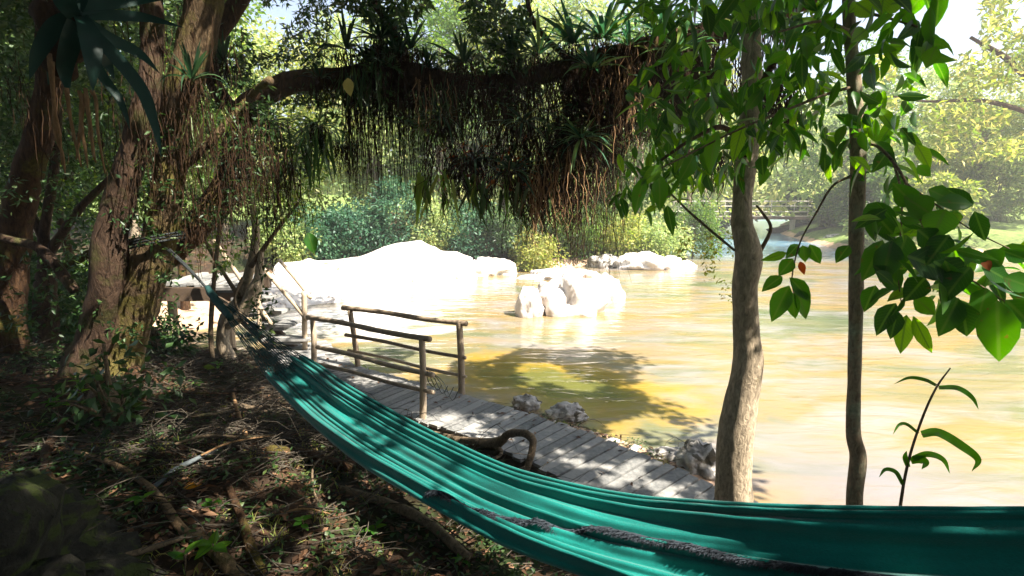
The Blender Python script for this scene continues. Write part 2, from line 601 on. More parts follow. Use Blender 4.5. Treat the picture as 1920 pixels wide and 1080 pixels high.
c = mix(t, ramp(t, n2, [(.48, (0, 0, 0)), (.6, (1, 1, 1))]), soil, moss)
sub = N(t, 'ShaderNodeMath', operation='SUBTRACT'); t.links.new(at.outputs['Fac'], sub.inputs[0])
ml = N(t, 'ShaderNodeMath', operation='MULTIPLY'); t.links.new(n2, ml.inputs[0]); ml.inputs[1].default_value = .5; t.links.new(ml.outputs[0], sub.inputs[1])
c = mix(t, ramp(t, sub.outputs[0], [(.2, (0, 0, 0)), (.4, (1, 1, 1))]), c, sand)
far = N(t, 'ShaderNodeSeparateXYZ'); t.links.new(pos(t), far.inputs[0])
fm = N(t, 'ShaderNodeMapRange'); t.links.new(far.outputs[1], fm.inputs[0]); fm.inputs[1].default_value = 26; fm.inputs[2].default_value = 31
grass = ramp(t, n1, [(.35, (.07, .13, .03)), (.65, (.24, .30, .09))])
g2 = N(t, 'ShaderNodeMath', operation='LESS_THAN'); t.links.new(sub.outputs[0], g2.inputs[0]); g2.inputs[1].default_value = .35
g3 = N(t, 'ShaderNodeMath', operation='MULTIPLY'); t.links.new(fm.outputs[0], g3.inputs[0]); t.links.new(g2.outputs[0], g3.inputs[1])
c = mix(t, g3.outputs[0], c, grass)
t.links.new(c, b.inputs['Base Color']); b.inputs['Roughness'].default_value = .95; b.inputs['Specular IOR Level'].default_value = .15
bump(t, b, n1, .9, .05)
M_soil = m
sandv = np.exp(-np.clip(sd, 0, 50) / np.where(Y.ravel() > 20, .9, .8))
bank = np.exp(-(((X.ravel() + 8.2) / 1.8) ** 2 + ((Y.ravel() - 13.0) / 1.5) ** 2)) * 1.3
sandv = np.clip(sandv + bank, 0, 1)
o = build('ground', V, F, M_soil, loc=(0, 0, 0), smooth=True, var=sandv); tag(o, kind='structure')

# water
m, t, b = newmat('river_water')
g = N(t, 'ShaderNodeNewGeometry')
dis = N(t, 'ShaderNodeMapping'); dis.inputs['Scale'].default_value = (.42, 1.0, 1); dis.inputs['Rotation'].default_value = (0, 0, R(14))
t.links.new(g.outputs['Position'], dis.inputs[0])
n1 = noise(t, dis.outputs[0], .42, 5, .6, .8)
n2 = noise(t, dis.outputs[0], 1.1, 5, .6, .6)
c = ramp(t, n1, [(.32, (.095, .115, .06)), (.43, (.155, .15, .08)), (.53, (.25, .17, .065)), (.66, (.215, .195, .175))])
c = mix(t, ramp(t, n2, [(.46, (0, 0, 0)), (.66, (.7, .7, .7))]), c, (.25, .23, .23))  # pale lavender streaks, sky reflection painted into the water colour


def blob(cx, cy, rx, ry, rot, lo, hi, nsc=1.2, namp=.8):
    mp = N(t, 'ShaderNodeMapping', vector_type='TEXTURE')
    mp.inputs['Location'].default_value = (cx, cy, 0); mp.inputs['Rotation'].default_value = (0, 0, rot); mp.inputs['Scale'].default_value = (rx, ry, 1)
    t.links.new(g.outputs['Position'], mp.inputs[0])
    ln = N(t, 'ShaderNodeVectorMath', operation='LENGTH'); t.links.new(mp.outputs[0], ln.inputs[0])
    nz = noise(t, g.outputs['Position'], nsc, 4)
    a = N(t, 'ShaderNodeMath', operation='MULTIPLY_ADD'); t.links.new(nz, a.inputs[0]); a.inputs[1].default_value = namp; t.links.new(ln.outputs['Value'], a.inputs[2])
    return ramp(t, a.outputs[0], [(lo, (1, 1, 1)), (hi, (0, 0, 0))])


bx, by = G(1050, 715, 0)[:2]  # amber shallows with olive tree shade painted into the water colour
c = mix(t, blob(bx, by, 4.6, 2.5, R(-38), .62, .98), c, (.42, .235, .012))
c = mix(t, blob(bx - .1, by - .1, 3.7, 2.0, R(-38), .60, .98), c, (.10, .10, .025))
fx, fy = G(640, 600, 0)[:2]
c = mix(t, blob(fx, fy, 4.2, 3.2, R(20), .5, 1.0, 2.0), c, (.82, .80, .78))          # rapids round the outcrop
fx, fy = G(1650, 900, 0)[:2]
c = mix(t, blob(fx, fy, 3.0, 2.0, R(-5), .4, 1.3, .8, .8), c, (.19, .175, .18))      # pale sky reflection painted into the colour near the bank
fx, fy = G(760, 625, 0)[:2]
c = mix(t, blob(fx, fy, 2.8, .7, R(25), .5, 1.0, 2.0, .7), c, (.80, .78, .74))
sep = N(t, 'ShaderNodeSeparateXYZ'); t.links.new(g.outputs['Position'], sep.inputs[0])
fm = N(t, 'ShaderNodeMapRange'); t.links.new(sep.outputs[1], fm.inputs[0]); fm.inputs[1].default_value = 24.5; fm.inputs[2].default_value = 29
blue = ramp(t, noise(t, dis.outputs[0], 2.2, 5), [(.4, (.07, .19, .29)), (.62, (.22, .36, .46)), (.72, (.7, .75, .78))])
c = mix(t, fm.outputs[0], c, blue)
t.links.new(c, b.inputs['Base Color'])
b.inputs['Roughness'].default_value = .10
b.inputs['IOR'].default_value = 1.33
b.inputs['Specular IOR Level'].default_value = .9
w1 = N(t, 'ShaderNodeMapping'); w1.inputs['Scale'].default_value = (1.0, 3.2, 1); w1.inputs['Rotation'].default_value = (0, 0, R(12)); t.links.new(g.outputs['Position'], w1.inputs[0])
bump(t, b, noise(t, w1.outputs[0], 1.1, 4, .5, .6), .30, .10)
M_water = m
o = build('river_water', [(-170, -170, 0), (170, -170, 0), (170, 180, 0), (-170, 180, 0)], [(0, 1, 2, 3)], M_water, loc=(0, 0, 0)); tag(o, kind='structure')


# ------------------------------------------------------------------ rocks
def rock(name, label, cx, cy, z0, sx, sy, sz, mat, seed=0, sub=4, rough=.35, rotz=0.0, group=None, cat='rock', sharp=1.2):
    bm = bmesh.new()
    bmesh.ops.create_icosphere(bm, subdivisions=sub, radius=1)
    off = Vector((seed * 3.1, seed * 1.7, seed * .9))
    for v in bm.verts:
        p = v.co.copy()
        q = p * sharp + off
        d = mn.noise(q) * rough + mn.noise(q * 2.3) * rough * .6 + mn.noise(q * 5.1) * rough * .25 + mn.noise(q * 11) * rough * .1
        cell = mn.cell(q * 1.6) * .12 * rough
        v.co = p * (1 + d + cell)
        v.co.x *= sx; v.co.y *= sy; v.co.z *= sz
        if v.co.z < -.45 * sz: v.co.z = -.45 * sz
    me = bpy.data.meshes.new(name); bm.to_mesh(me); bm.free()
    me.materials.append(mat)
    me.polygons.foreach_set('use_smooth', [True] * len(me.polygons))
    o = bpy.data.objects.new(name, me); COL.objects.link(o)
    o.location = (cx, cy, z0); o.rotation_euler = (0, 0, rotz)
    return tag(o, label, cat, group)


# the long white outcrop across the river
pxs = [505, 530, 565, 600, 640, 670, 700, 735, 760, 790, 806, 830, 860, 885, 905]
top = [506, 493, 490, 488, 484, 480, 469, 458, 453, 449, 460, 470, 472, 481, 500]
YR = np.interp(pxs, [505, 905], [17.0, 20.6]); YF = np.interp(pxs, [505, 700, 880, 905], [13.6, 15.6, 19.0, 20.2])
ns, nt_ = 110, 46
sx_ = np.linspace(505, 905, ns)
tp = np.interp(sx_, pxs, top); yr = np.interp(sx_, pxs, YR); yf = np.interp(sx_, pxs, YF)
tt = np.concatenate([np.linspace(-.1, 1, 34), np.linspace(1.05, 1.6, 12)])
VV = np.zeros((ns, nt_, 3))
for i in range(ns):
    ridge = P(sx_[i], tp[i], yr[i])
    edge = min(1, (i + .01) / 6, (ns - 1 - i + .01) / 5)
    for j, a in enumerate(tt):
        yy = yf[i] + (yr[i] - yf[i]) * a
        xx = (sx_[i] - 960) / FPX * (yr[i] * .55 + yy * .45)
        prof = max(-.15, math.sin(min(a, 1) * math.pi / 2) ** .9 if a > 0 else a) if a <= 1 else max(-.2, 1 - (a - 1) * 2.2)
        q = Vector((xx, yy, 0))
        dz = mn.noise(q * .8) * .22 + mn.noise(q * 2.1) * .13 + mn.noise(q * 5) * .05 + (mn.cell(q * 1.1) - .5) * .10
        z = (ridge.z * prof + dz * (.15 + .85 * math.sin(min(1, max(0, a)) * math.pi)) * 1.2) * (edge if edge < 1 else 1) - (1 - edge) * .2
        VV[i, j] = (xx + mn.noise(q * 2 + Vector((9, 9, 9))) * .12, yy, z)
idx = np.arange(ns * nt_).reshape(ns, nt_)
F = np.stack([idx[:-1, :-1].ravel(), idx[1:, :-1].ravel(), idx[1:, 1:].ravel(), idx[:-1, 1:].ravel()], 1)
o = build('limestone_outcrop', VV.reshape(-1, 3), F, M_white, smooth=True)
tag(o, 'long sunlit white limestone outcrop rising from the river across from the boardwalk', 'rock')
p = P(925, 512, 21.2); rock('boulder', 'pale boulder with brown stains at the right end of the long white outcrop', p.x, p.y, .1, .85, .7, .55, M_white, 3)
p = P(892, 508, 20.6); rock('boulder', 'small white boulder wedged between the long outcrop and the brown stained boulder', p.x, p.y, .05, .5, .5, .5, M_white, 5)
p = G(1085, 582, 0); rock('boulder', 'jagged white rock standing in the middle of the river, the taller peak of the pair', p.x - .2, p.y, .1, .85, .7, .86, M_white, 8, rough=.42, sharp=1.3)
p = G(1125, 560, 0); rock('boulder', 'white rock joined to the right side of the jagged mid river rock', p.x + .05, p.y, .05, .66, .6, .74, M_white, 14, rough=.32, sharp=.9)
p = G(995, 590, 0); rock('boulder', 'small white block at the left foot of the jagged mid river rock', p.x, p.y, .1, .36, .4, .62, M_white, 15, rough=.3)
p = G(1060, 520, 0); rock('flat_rock', 'low flat white rock in the water behind the jagged mid river rock', p.x, p.y, 0, 1.6, .8, .28, M_white, 17)
p = G(1205, 502, 0); rock('boulder', 'white rounded boulder at the foot of the far bank, right of the hanging roots', p.x, p.y, .1, 1.25, .9, .6, M_white, 21)
p = G(1262, 500, 0); rock('boulder', 'low white boulder on the far bank beside the wider white rounded boulder', p.x, p.y, 0, .9, .7, .42, M_white, 24)
p = G(1135, 500, 0); rock('boulder', 'small grey boulder on the far bank behind the mid river rocks', p.x, p.y, .1, .7, .6, .45, M_grey, 27)
p = G(1063, 775, .05); rock('shore_rock', 'grey white pitted rock at the water edge beside the boardwalk', p.x, p.y, .02, .27, .2, .17, M_grey, 31, sharp=2)
p = G(985, 752, .1); rock('shore_rock', 'pale lichen rock in the grass tuft beside the boardwalk planks', p.x, p.y, .03, .2, .16, .15, M_grey, 33, sharp=2)
p = G(1312, 862, .1); rock('shore_rock', 'blue grey cracked rock between the boardwalk end and the thick trunk', p.x, p.y, .02, .24, .3, .24, M_grey, 36, sharp=2)
p = G(1250, 845, .1); rock('shore_rock', 'flat tan stone on the sand next to the boardwalk end', p.x, p.y, .02, .22, .16, .1, M_grey, 39, sharp=2)
p = P(10, 1000, 1.75); rock('mossy_boulder', 'big dark mossy boulder filling the bottom left corner', p.x - .30, p.y + .05, gz(p.x, p.y) - .02, .52, .55, .42, M_mossrock, 41, rough=.5, sharp=1.8)
for i, (px, py, s_, lab) in enumerate([(1470, 437, 1.2, 'dark rock on the far inside bend of the river below the footbridge'), (1530, 447, 1.1, 'dark brown rock on the river bend between the two trunks, in the middle of three'),
                                     (1575, 458, 1.0, 'dark rock on the river bend just left of the slender trunk')]):
    p = G(px, py, 0); rock('bank_rock', lab, p.x + .8, p.y + .6, .1, s_ * 1.6, s_, .6, M_mossrock if i < 2 else M_grey, 50 + i, sub=3, rough=.45)

# ------------------------------------------------------------------ boardwalk
bw = thing('boardwalk', 'low grey plank boardwalk with pole railings curving along the river edge', 'boardwalk', (-1, 6.6, .2))
seg = np.linalg.norm(np.diff(CL, axis=0), axis=1); cum = np.concatenate([[0], np.cumsum(seg)])


def cl_at(s):
    x = np.interp(s, cum, CL[:, 0]); y = np.interp(s, cum, CL[:, 1])
    x2 = np.interp(s + .05, cum, CL[:, 0]) - np.interp(s - .05, cum, CL[:, 0]); y2 = np.interp(s + .05, cum, CL[:, 1]) - np.interp(s - .05, cum, CL[:, 1])
    l = math.hypot(x2, y2) or 1
    return Vector((x, y, 0)), Vector((x2 / l, y2 / l, 0))


DZ = .40
mb = MB(); s_ = .08
while s_ < cum[-1] - .1:
    wdt = random.uniform(.105, .15)
    c0, d0 = cl_at(s_ + wdt / 2)
    n0 = Vector((-d0.y, d0.x, 0))
    ang = random.uniform(-.02, .02)
    M = Matrix((d0, n0, Vector((0, 0, 1)))).transposed() @ Matrix.Rotation(ang, 3, 'Z')
    ln = .95 + random.uniform(-.035, .05)
    mb.box(c0 + n0 * random.uniform(-.02, .02) + Vector((0, 0, DZ - .0175 + random.uniform(-.004, .004))), (wdt - .02, ln, .035), M, .002)
    s_ += wdt
mb.build('plank_deck', M_plank, bw)
for sgn in (-1, 1):
    mb = MB(); pts = []
    for s_ in np.arange(.1, cum[-1] - .1, .3):
        c0, d0 = cl_at(s_); n0 = Vector((-d0.y, d0.x, 0)); pts.append(c0 + n0 * .41 * sgn + Vector((0, 0, DZ - .105)))
    for a, c_ in zip(pts[:-1], pts[1:]):
        dd = (c_ - a); M = Matrix((dd.normalized(), Vector((-dd.y, dd.x, 0)).normalized(), Vector((0, 0, 1)))).transposed()
        mb.box((a + c_) / 2, (dd.length * .995, .06, .13), M)
    mb.build('side_beam', M_beam, bw)
for s_ in np.arange(.5, cum[-1], 1.1):
    for sgn in (-1, 1):
        c0, d0 = cl_at(s_); n0 = Vector((-d0.y, d0.x, 0)); c0 = c0 + n0 * .27 * sgn
        mb = MB(); mb.tube([(c0.x, c0.y, -.35), (c0.x, c0.y, DZ - .04)], .045, 8, .1); mb.build('support_post', M_beam, bw)


def pole(name, pts, r, parent, mat=None, seg=10):
    mb = MB(); mb.tube(pts, r, seg, .12, 6, sub=6); return mb.build(name, mat or M_pole, parent, smooth=True)


def base_pt(px, py): return G(px, py, DZ)


def post(px, py, ptop, r=.042, parent=bw):
    b0 = base_pt(px, py); tp_ = P(ptop[0], ptop[1], b0.y)
    pole('rail_post', [b0 + Vector((0, 0, -.3)), b0, (b0 + tp_) / 2 + Vector((.008, 0, 0)), tp_], [r * 1.05, r, r * .97, r * .92], parent); return b0


bA = post(793, 783, (791, 634)); bB = post(866, 736, (861, 605), .047)
bC = post(589, 678, (586, 597), .045); bD = post(671, 686, (656, 581), .045)


def rail(a, ya, b_, yb, r=.03, parent=bw, name='hand_rail'):
    p0, p1 = P(a[0], a[1], ya), P(b_[0], b_[1], yb)
    m1 = p0.lerp(p1, .35) + Vector((0, 0, .012)); m2 = p0.lerp(p1, .7) + Vector((0, 0, -.01))
    pole(name, [p0, m1, m2, p1], [r * 1.08, r, r * .95, r * .9], parent)


yA, yB, yC, yD = bA.y, bB.y, bC.y, bD.y
rail((577, 595), yC + .1, (806, 636), yA - .1, .037)
rail((595, 651), yC - .1, (812, 703), yA - .1, .034)
rail((592, 682), yC - .1, (813, 736), yA - .15, .028)
rail((643, 577), yD + .1, (875, 607), yB - .05, .037)
rail((648, 628), yD + .05, (873, 671), yB - .05, .027)
rail((653, 657), yD + .05, (874, 706), yB - .05, .024)
mb = MB()
for k in range(5):
    a = P(801 + k * 3, 692 + k * 2, yA - .06)
    mb.tube([a, a + Vector((.03 * k, 0, -.12)), a + Vector((.05 + .04 * k, .02, -.22 - .03 * k)), a + Vector((.1 + .05 * k, 0, -.18))], .005, 5)
mb.build('tie_string', M_rope, bw)

# stairs up to the left
st = thing('wooden_stairs', 'rough plank steps climbing from the boardwalk towards the raised walkway', 'stairs', tuple(G(540, 655, .4)))
TR = [(541, 632, .60, 9.35), (513, 606, .80, 9.6), (497, 581, 1.0, 9.8), (478, 556, 1.2, 10.0), (440, 537, 1.38, 10.15)]
prev = None
for i, (px, py, z, yy) in enumerate(TR):
    c0 = G(px, py, z)
    mb = MB(); M = Matrix.Rotation(R(-8), 3, 'Z') @ Matrix.Rotation(R(-2), 3, 'Y')
    mb.box(c0 + Vector((0, -.06, -.02)), (.78 + random.uniform(-.05, .08), .17, .045), M, .008)
    mb.box(c0 + Vector((.03, .12, -.022)), (.72 + random.uniform(-.05, .08), .16, .045), M, .008)
    mb.box(c0 + Vector((-.03, .0, -.075)), (.56, .2, .06), M, .006)
    mb.build('tread', M_plank, st)
a, b_ = G(560, 655, .35), G(430, 545, 1.3)
for dx in (-.22, .2):
    mb = MB(); aa = a + Vector((dx - .2, .0, -.05)); bb = b_ + Vector((dx, 0, -.1)); dd = bb - aa
    M = Matrix((dd.normalized(), Vector((0, 1, 0)).cross(dd).cross(dd).normalized() * -1, Vector((0, 1, 0)))).transposed()
    mb.tube([aa, bb], .07, 6, .1); mb.build('stringer', M_beam, st)


def spole(name, a, ya, b_, yb, r): pole(name, [P(*a, ya), P(*a, ya).lerp(P(*b_, yb), .5) + Vector((0, 0, .015)), P(*b_, yb)], r, st)


spole('rail_post', (572, 655), 8.95, (570, 546), 8.95, .045)
spole('rail_post', (487, 622), 9.1, (484, 498), 9.1, .04)
spole('hand_rail', (490, 500), 9.3, (576, 600), 8.9, .035)
spole('hand_rail', (524, 488), 10.2, (582, 558), 9.0, .034)
spole('mid_rail', (400, 450), 9.3, (510, 610), 9.05, .035)

uw = thing('raised_walkway', 'raised plank walkway on a thick beam behind the big mossy tree', 'walkway', tuple(P(400, 560, 10)))
mb = MB()
for k in range(11):
    a = P(318 + k * 9, 506 + k * 1.0, 11.2); yy = 10.0 - .0 * k
    c0 = Vector((-6.55 + k * .135, 10.45, 1.40 + .02 * math.sin(k * 2)))
    mb.box(c0, (.12, 1.5, .04), Matrix.Rotation(R(6), 3, 'Z'), .006)
mb.build('plank_deck', M_plank, uw)
mb = MB(); mb.box(Vector((-5.9, 9.72, 1.24)), (1.6, .16, .24), None, .01); mb.build('side_beam', M_beam, uw)
mb = MB(); mb.box(Vector((-5.9, 11.1, 1.24)), (1.6, .16, .24), None, .01); mb.build('side_beam', M_beam, uw)
for xx in (-6.4, -5.35):
    mb = MB(); mb.tube([(xx, 9.85, -.3), (xx, 9.85, 1.12)], .08, 8, .1); mb.build('support_post', M_pole, uw)

# ------------------------------------------------------------------ far footbridge
fb = thing('footbridge', 'slim distant footbridge with rails spanning the far end of the river', 'footbridge', (21, 45, 1.2))
x0, x1, YB = 13.5, 30.0, 45.0
zb = P(1400, 408, YB).z
mb = MB(); mb.box(((x0 + x1) / 2, YB, zb + .06), (x1 - x0, 1.3, .16)); mb.build('bridge_deck', M_bridge, fb)
mb = MB(); mb.box(((x0 + x1) / 2, YB - .75, zb - .02), (x1 - x0, .12, .22)); mb.build('bridge_beam', M_beam, fb)
for yy in (YB - .7, YB + .7):
    for hz in (.5, .95, 1.35):
        mb = MB(); mb.tube([(x0, yy, zb + hz), (x1, yy, zb + hz)], .045, 6); mb.build('guard_rail', M_bridge, fb)
    for xx in np.arange(x0 + .2, x1, 1.9):
        mb = MB(); mb.tube([(xx, yy, zb), (xx, yy, zb + 1.5)], .04, 6); mb.build('rail_post', M_bridge, fb)
for px in (1335, 1348, 1484):
    q = P(px, 400, YB); mb = MB(); mb.tube([(q.x, YB - .3, -.4), (q.x, YB - .3, zb)], .08 if px < 1400 else .22, 8); mb.build('bridge_pier', M_bridge, fb)


# ------------------------------------------------------------------ foliage makers
def rand_dirs(n, dz=0.0, spread=1.0):
    d = rng.normal(0, 1, (n, 3)) * [1, 1, spread]; d[:, 2] += dz
    return unit(d)


def crown_pts(c, r, ncl, nlf, clr, fill=.55, flat=.75):
    """leaf positions: clumps scattered through an ellipsoid, denser to the outside"""
    d = rand_dirs(ncl); q = rng.random(ncl) ** (1 / 3) * (1 - fill) + fill * rng.random(ncl) ** .3
    cc = np.array(c) + d * q[:, None] * np.array(r)
    rr = clr * rng.uniform(.55, 1.35, ncl)
    k = rng.integers(0, ncl, nlf)
    dd = rand_dirs(nlf); qq = rng.random(nlf) ** .45
    p = cc[k] + dd * (qq * rr[k])[:, None] * [1, 1, flat]
    return p, dd, cc


def tree(name, label, base, h, r, mat, ncl=40, nlf=5000, ls=.22, clr=1.0, tr=.16, bark=None, lean=(0, 0), group=None, cat='tree', low=.0, cz=.62, trunk=True, rz=.45):
    base = Vector(base)
    o = thing(name, label, cat, base, group)
    c = base + Vector((lean[0], lean[1], h * cz))
    p, dd, cc = crown_pts(c, (r, r * .9, h * rz), ncl, nlf, clr)
    p[:, 2] = np.maximum(p[:, 2], base.z + low)
    cl = Cloud(); d = unit(dd * [1, 1, .6] + rng.normal(0, .5, dd.shape) + [0, 0, -.35])
    # colour varies clump by clump as well as leaf by leaf
    v = np.clip(rng.normal(.45, .22, len(p)) + .35 * (fbm(p[:, 0] * .8 + p[:, 2] * .5, p[:, 1] * .8 + p[:, 2] * .7) - .45) * 2, 0, 1)
    cl.leaves(p, d, ls * rng.uniform(.6, 1.3, len(p)), ls * .5 * rng.uniform(.7, 1.2, len(p)), vals=v)
    cl.build('crown', mat, o)
    if trunk:
        mb = MB()
        topp = base + Vector((lean[0] * .9, lean[1] * .9, h * .8))
        mid = base.lerp(topp, .5) + Vector((random.uniform(-.3, .3), random.uniform(-.2, .2), 0))
        mb.tube([base - Vector((0, 0, .3)), base + Vector((0, 0, .3)), mid, topp], [tr * 1.4, tr, tr * .75, tr * .25], 9, .15, 2)
        for k in rng.choice(len(cc), min(len(cc), 12), replace=False):
            e = Vector(cc[k]); s0 = base.lerp(topp, random.uniform(.35, .75)) if e.z > base.z + .5 else base
            mb.tube([s0, s0.lerp(e, .5) + Vector((0, 0, random.uniform(-.1, .3))), e], [tr * .4, tr * .25, tr * .08], 6, .1)
        mb.build('trunk', bark or M_barkf, o, smooth=True)
    return o


def bush(label, px, py, Y, w_, h, mat, n=3500, ls=.16, clr=.5, group=None, name='bush', ncl=30, z=None, cat='bush'):
    p = P(px, py, Y)
    zz = gz(p.x, Y) if z is None else z
    return tree(name, label, (p.x, Y, max(zz, -.05)), h, w_ / 2, mat, ncl, n, ls, clr, .05, M_twig, group=group, cat=cat, cz=.5, rz=.5)


# ------------------------------------------------------------------ trees across the river
GB = 'trees along the far bank'
FT = [  # px, Y, height, radius, material, label, leaves
    (70, 20, 9, 3.2, M_mid, 'mid green tree across the inlet behind the leftmost trunks', 7000),
    (250, 23, 12, 3.6, M_yel, 'tall tree glimpsed between the left trunks, sunlit yellow green', 7000),
    (420, 24, 9.0, 3.2, M_pale, 'pale feathery tree behind the raised walkway', 8000),
    (560, 25.5, 9.2, 3.2, M_yel, 'yellow green tree rising behind the left end of the white outcrop', 10000),
    (700, 26.5, 10, 3.4, M_pale, 'pale sunlit tree directly behind the peak of the white outcrop', 11000),
    (830, 27, 11.5, 3.2, M_mid, 'mid green tree behind the right end of the white outcrop', 11000),
    (950, 29, 13.5, 3.9, M_yel, 'tall golden green tree seen above the overhanging branch, centre', 12000),
    (1070, 27.5, 12.5, 3.4, M_pale, 'pale green tree behind the mid river rocks', 11000),
    (1190, 28, 11.5, 3.3, M_mid, 'leafy tree behind the white rounded far boulder', 11000),
    (1290, 34, 13, 4.0, M_yel, 'yellow green tree left of the footbridge', 10000),
    (1400, 58, 13, 5.0, M_blue, 'blue green tree standing behind the footbridge', 8000),
    (1530, 56, 14, 5.5, M_pale, 'pale tree beyond the right half of the footbridge', 9000),
    (1590, 38, 12, 3.6, M_mid, 'green tree on the river bend behind the slender trunk', 9000),
    (1700, 40, 11, 4.6, M_pale, 'pale sunlit tree on the grassy right bank beside the slender trunk', 12000),
    (1830, 37, 9.5, 4.4, M_yel, 'golden yellow tree in the middle of the right bank', 12000),
    (1980, 34, 10.5, 4.6, M_pale, 'bright pale green tree at the right edge of the picture', 11000),
]
for px, yy, h, r, mat, lab, n in FT:
    p = P(px, 400, yy)
    tree('river_tree', lab, (p.x, yy, gz(p.x, yy)), h, r, mat, int(n / 140), n, .26 if yy < 45 else .45, 1.15, .2, group=GB, low=.8, cz=.56, rz=.48)
# wooded slope that closes the view, reads as one mass
cl = Cloud()
n = 60000
pxr = rng.uniform(-250, 2150, n); yy = rng.uniform(44, 66, n)
xx = (pxr - 960) / FPX * yy
cover = 10.5 + 5.5 * (vnoise(pxr / 110.0, yy * .1, 3) - .5) - 2.5 * ((pxr > 1600) & (pxr < 1900)) - 3 * ((pxr > 380) & (pxr < 620))
zz = rng.random(n) * cover + .5
cl.leaves(np.stack([xx, yy, zz + 1], 1), rand_dirs(n), .75 * rng.uniform(.6, 1.3, n), .42, vals=np.clip(rng.normal(.5, .2, n) + (vnoise(xx * .5, zz * .5, 8) - .5), 0, 1))
tag(cl.build('wooded_slope', M_pale), 'distant sunlit wood closing the view behind the river', 'wood', kind='stuff')

GS = 'shrubs on the far bank'
BS = [(600, 466, 21.6, 2.6, 2.2, M_blue, 'teal green bush at the left end of the white outcrop'),
      (665, 460, 22.0, 2.8, 2.7, M_blue, 'large blue green bush behind the left shoulder of the white outcrop'),
      (745, 450, 22.4, 2.4, 3.2, M_blue, 'tall blue green shrub behind the peak of the white outcrop'),
      (815, 462, 22.6, 2.0, 2.4, M_pale, 'pale shrub just right of the outcrop peak'),
      (880, 468, 22.8, 2.6, 2.4, M_blue, 'teal shrub above the brown stained boulder'),
      (955, 470, 22.9, 2.6, 2.3, M_dark, 'dark green shrub between the outcrop and the mid river rock'),
      (1000, 490, 22.3, 1.6, 1.6, M_yel, 'small yellow green shrub at the waterline behind the mid river rocks'),
      (1090, 460, 24.2, 2.8, 2.4, M_mid, 'rounded green shrub on the far bank behind the jagged rock'),
      (1165, 465, 24.4, 2.4, 2.0, M_yel, 'yellowish shrub behind the white rounded far boulder'),
      (1235, 465, 24.6, 2.4, 2.0, M_pale, 'silvery shrub on the far bank below the hanging leaves'),
      (1300, 455, 27, 2.6, 2.8, M_mid, 'green shrub at the left end of the footbridge'),
      (1500, 425, 48, 6, 3.0, M_dark, 'dark shrub on the inner river bend under the footbridge'),
      (1570, 440, 40, 4, 2.6, M_mid, 'green shrub on the river bend left of the slender trunk'),
      (530, 480, 20.5, 2.0, 1.8, M_pale, 'pale shrub between the stairs handrail and the white outcrop'),
      (1660, 430, 30.5, 3.2, 1.9, M_pale, 'pale shrub at the waterline right of the slender trunk'),
      (1760, 420, 33, 4.5, 3.2, M_yel, 'yellow shrub on the right bank below the leaning sapling'),
      (1870, 400, 36, 5.5, 4.2, M_pale, 'large pale shrub behind the grass at the right edge'),
      (1650, 400, 36, 5, 4.5, M_mid, 'green shrub behind the waterline shrub on the right bank'),
      (1350, 380, 50, 6, 3.4, M_blue, 'bright hedge behind the left half of the footbridge'),
      ]
for px, py, yy, w_, h, mat, lab in BS:
    bush(lab, px, py, yy, w_, h, mat, n=4500, ls=.17 if yy < 30 else .35, clr=.6, group=GS)

# ------------------------------------------------------------------ dark growth on the left bank
GL = 'shaded trees on the left bank'
for px, yy, h, r, mat, lab, n in [
    (-60, 8.5, 8.5, 2.4, M_dark, 'dark leafy tree at the far left edge behind the leftmost trunk', 11000),
    (130, 10.5, 9.0, 2.6, M_dark, 'dark dense tree behind the forked thin trunks', 12000),
    (330, 12.8, 8.6, 2.2, M_mid, 'shaded green tree behind the big mossy trunk', 11000),
    (60, 14, 7.5, 3.2, M_mid, 'green tree deeper in the left bank thicket', 9000)]:
    p = P(px, 400, yy)
    tree('bank_tree', lab, (p.x, yy, max(0.3, gz(p.x, yy))), h, r, mat, int(n / 110), n, .15, .62, .1, M_bark, group=GL, low=.6)
for px, py, yy, w_, h, mat, lab, n in [
    (40, 560, 8.2, 2.0, 1.9, M_dark, 'dark bush between the leftmost trunks', 5000),
    (150, 560, 9.5, 1.6, 1.7, M_mid, 'light speckled bush behind the forked thin trunks', 4000),
    (90, 640, 6.3, 1.0, .8, M_dark, 'shady bush at the foot of the left trunks', 1100),
    (300, 700, 7.0, .9, .3, M_dark, 'low leafy bush on the bank right of the big mossy trunk', 900),
    (215, 800, 3.9, .8, .6, M_dark, 'dark leafy sapling clump at the lower left', 350)]:
    bush(lab, px, py, yy, w_, h, mat, n=n, ls=.10, clr=.3, group='bushes on the left bank')

# ------------------------------------------------------------------ the big leaning tree with the overhanging branch
big = thing('leaning_tree', 'big mossy many-trunked tree at the left whose branch overhangs the river', 'tree', (-4.2, 5.5, gz(-4.2, 5.5)))


big_ref = {'o': big}


def limb(name, pts, mat, parent, seg=16, rough=.16, freq=4, knob=.15, sub=7):
    """pts: (px, py, Y, radius in px)"""
    q = [P(a, b_, c_) for a, b_, c_, _ in pts]; r = [r_ * (.86 if parent is not big_ref.get('o') else .76) * c_ / FPX for a, b_, c_, r_ in pts]
    mb = MB(); mb.tube(q, r, seg, rough, freq, sub=sub, knob=knob); return mb.build(name, mat, parent, smooth=True)


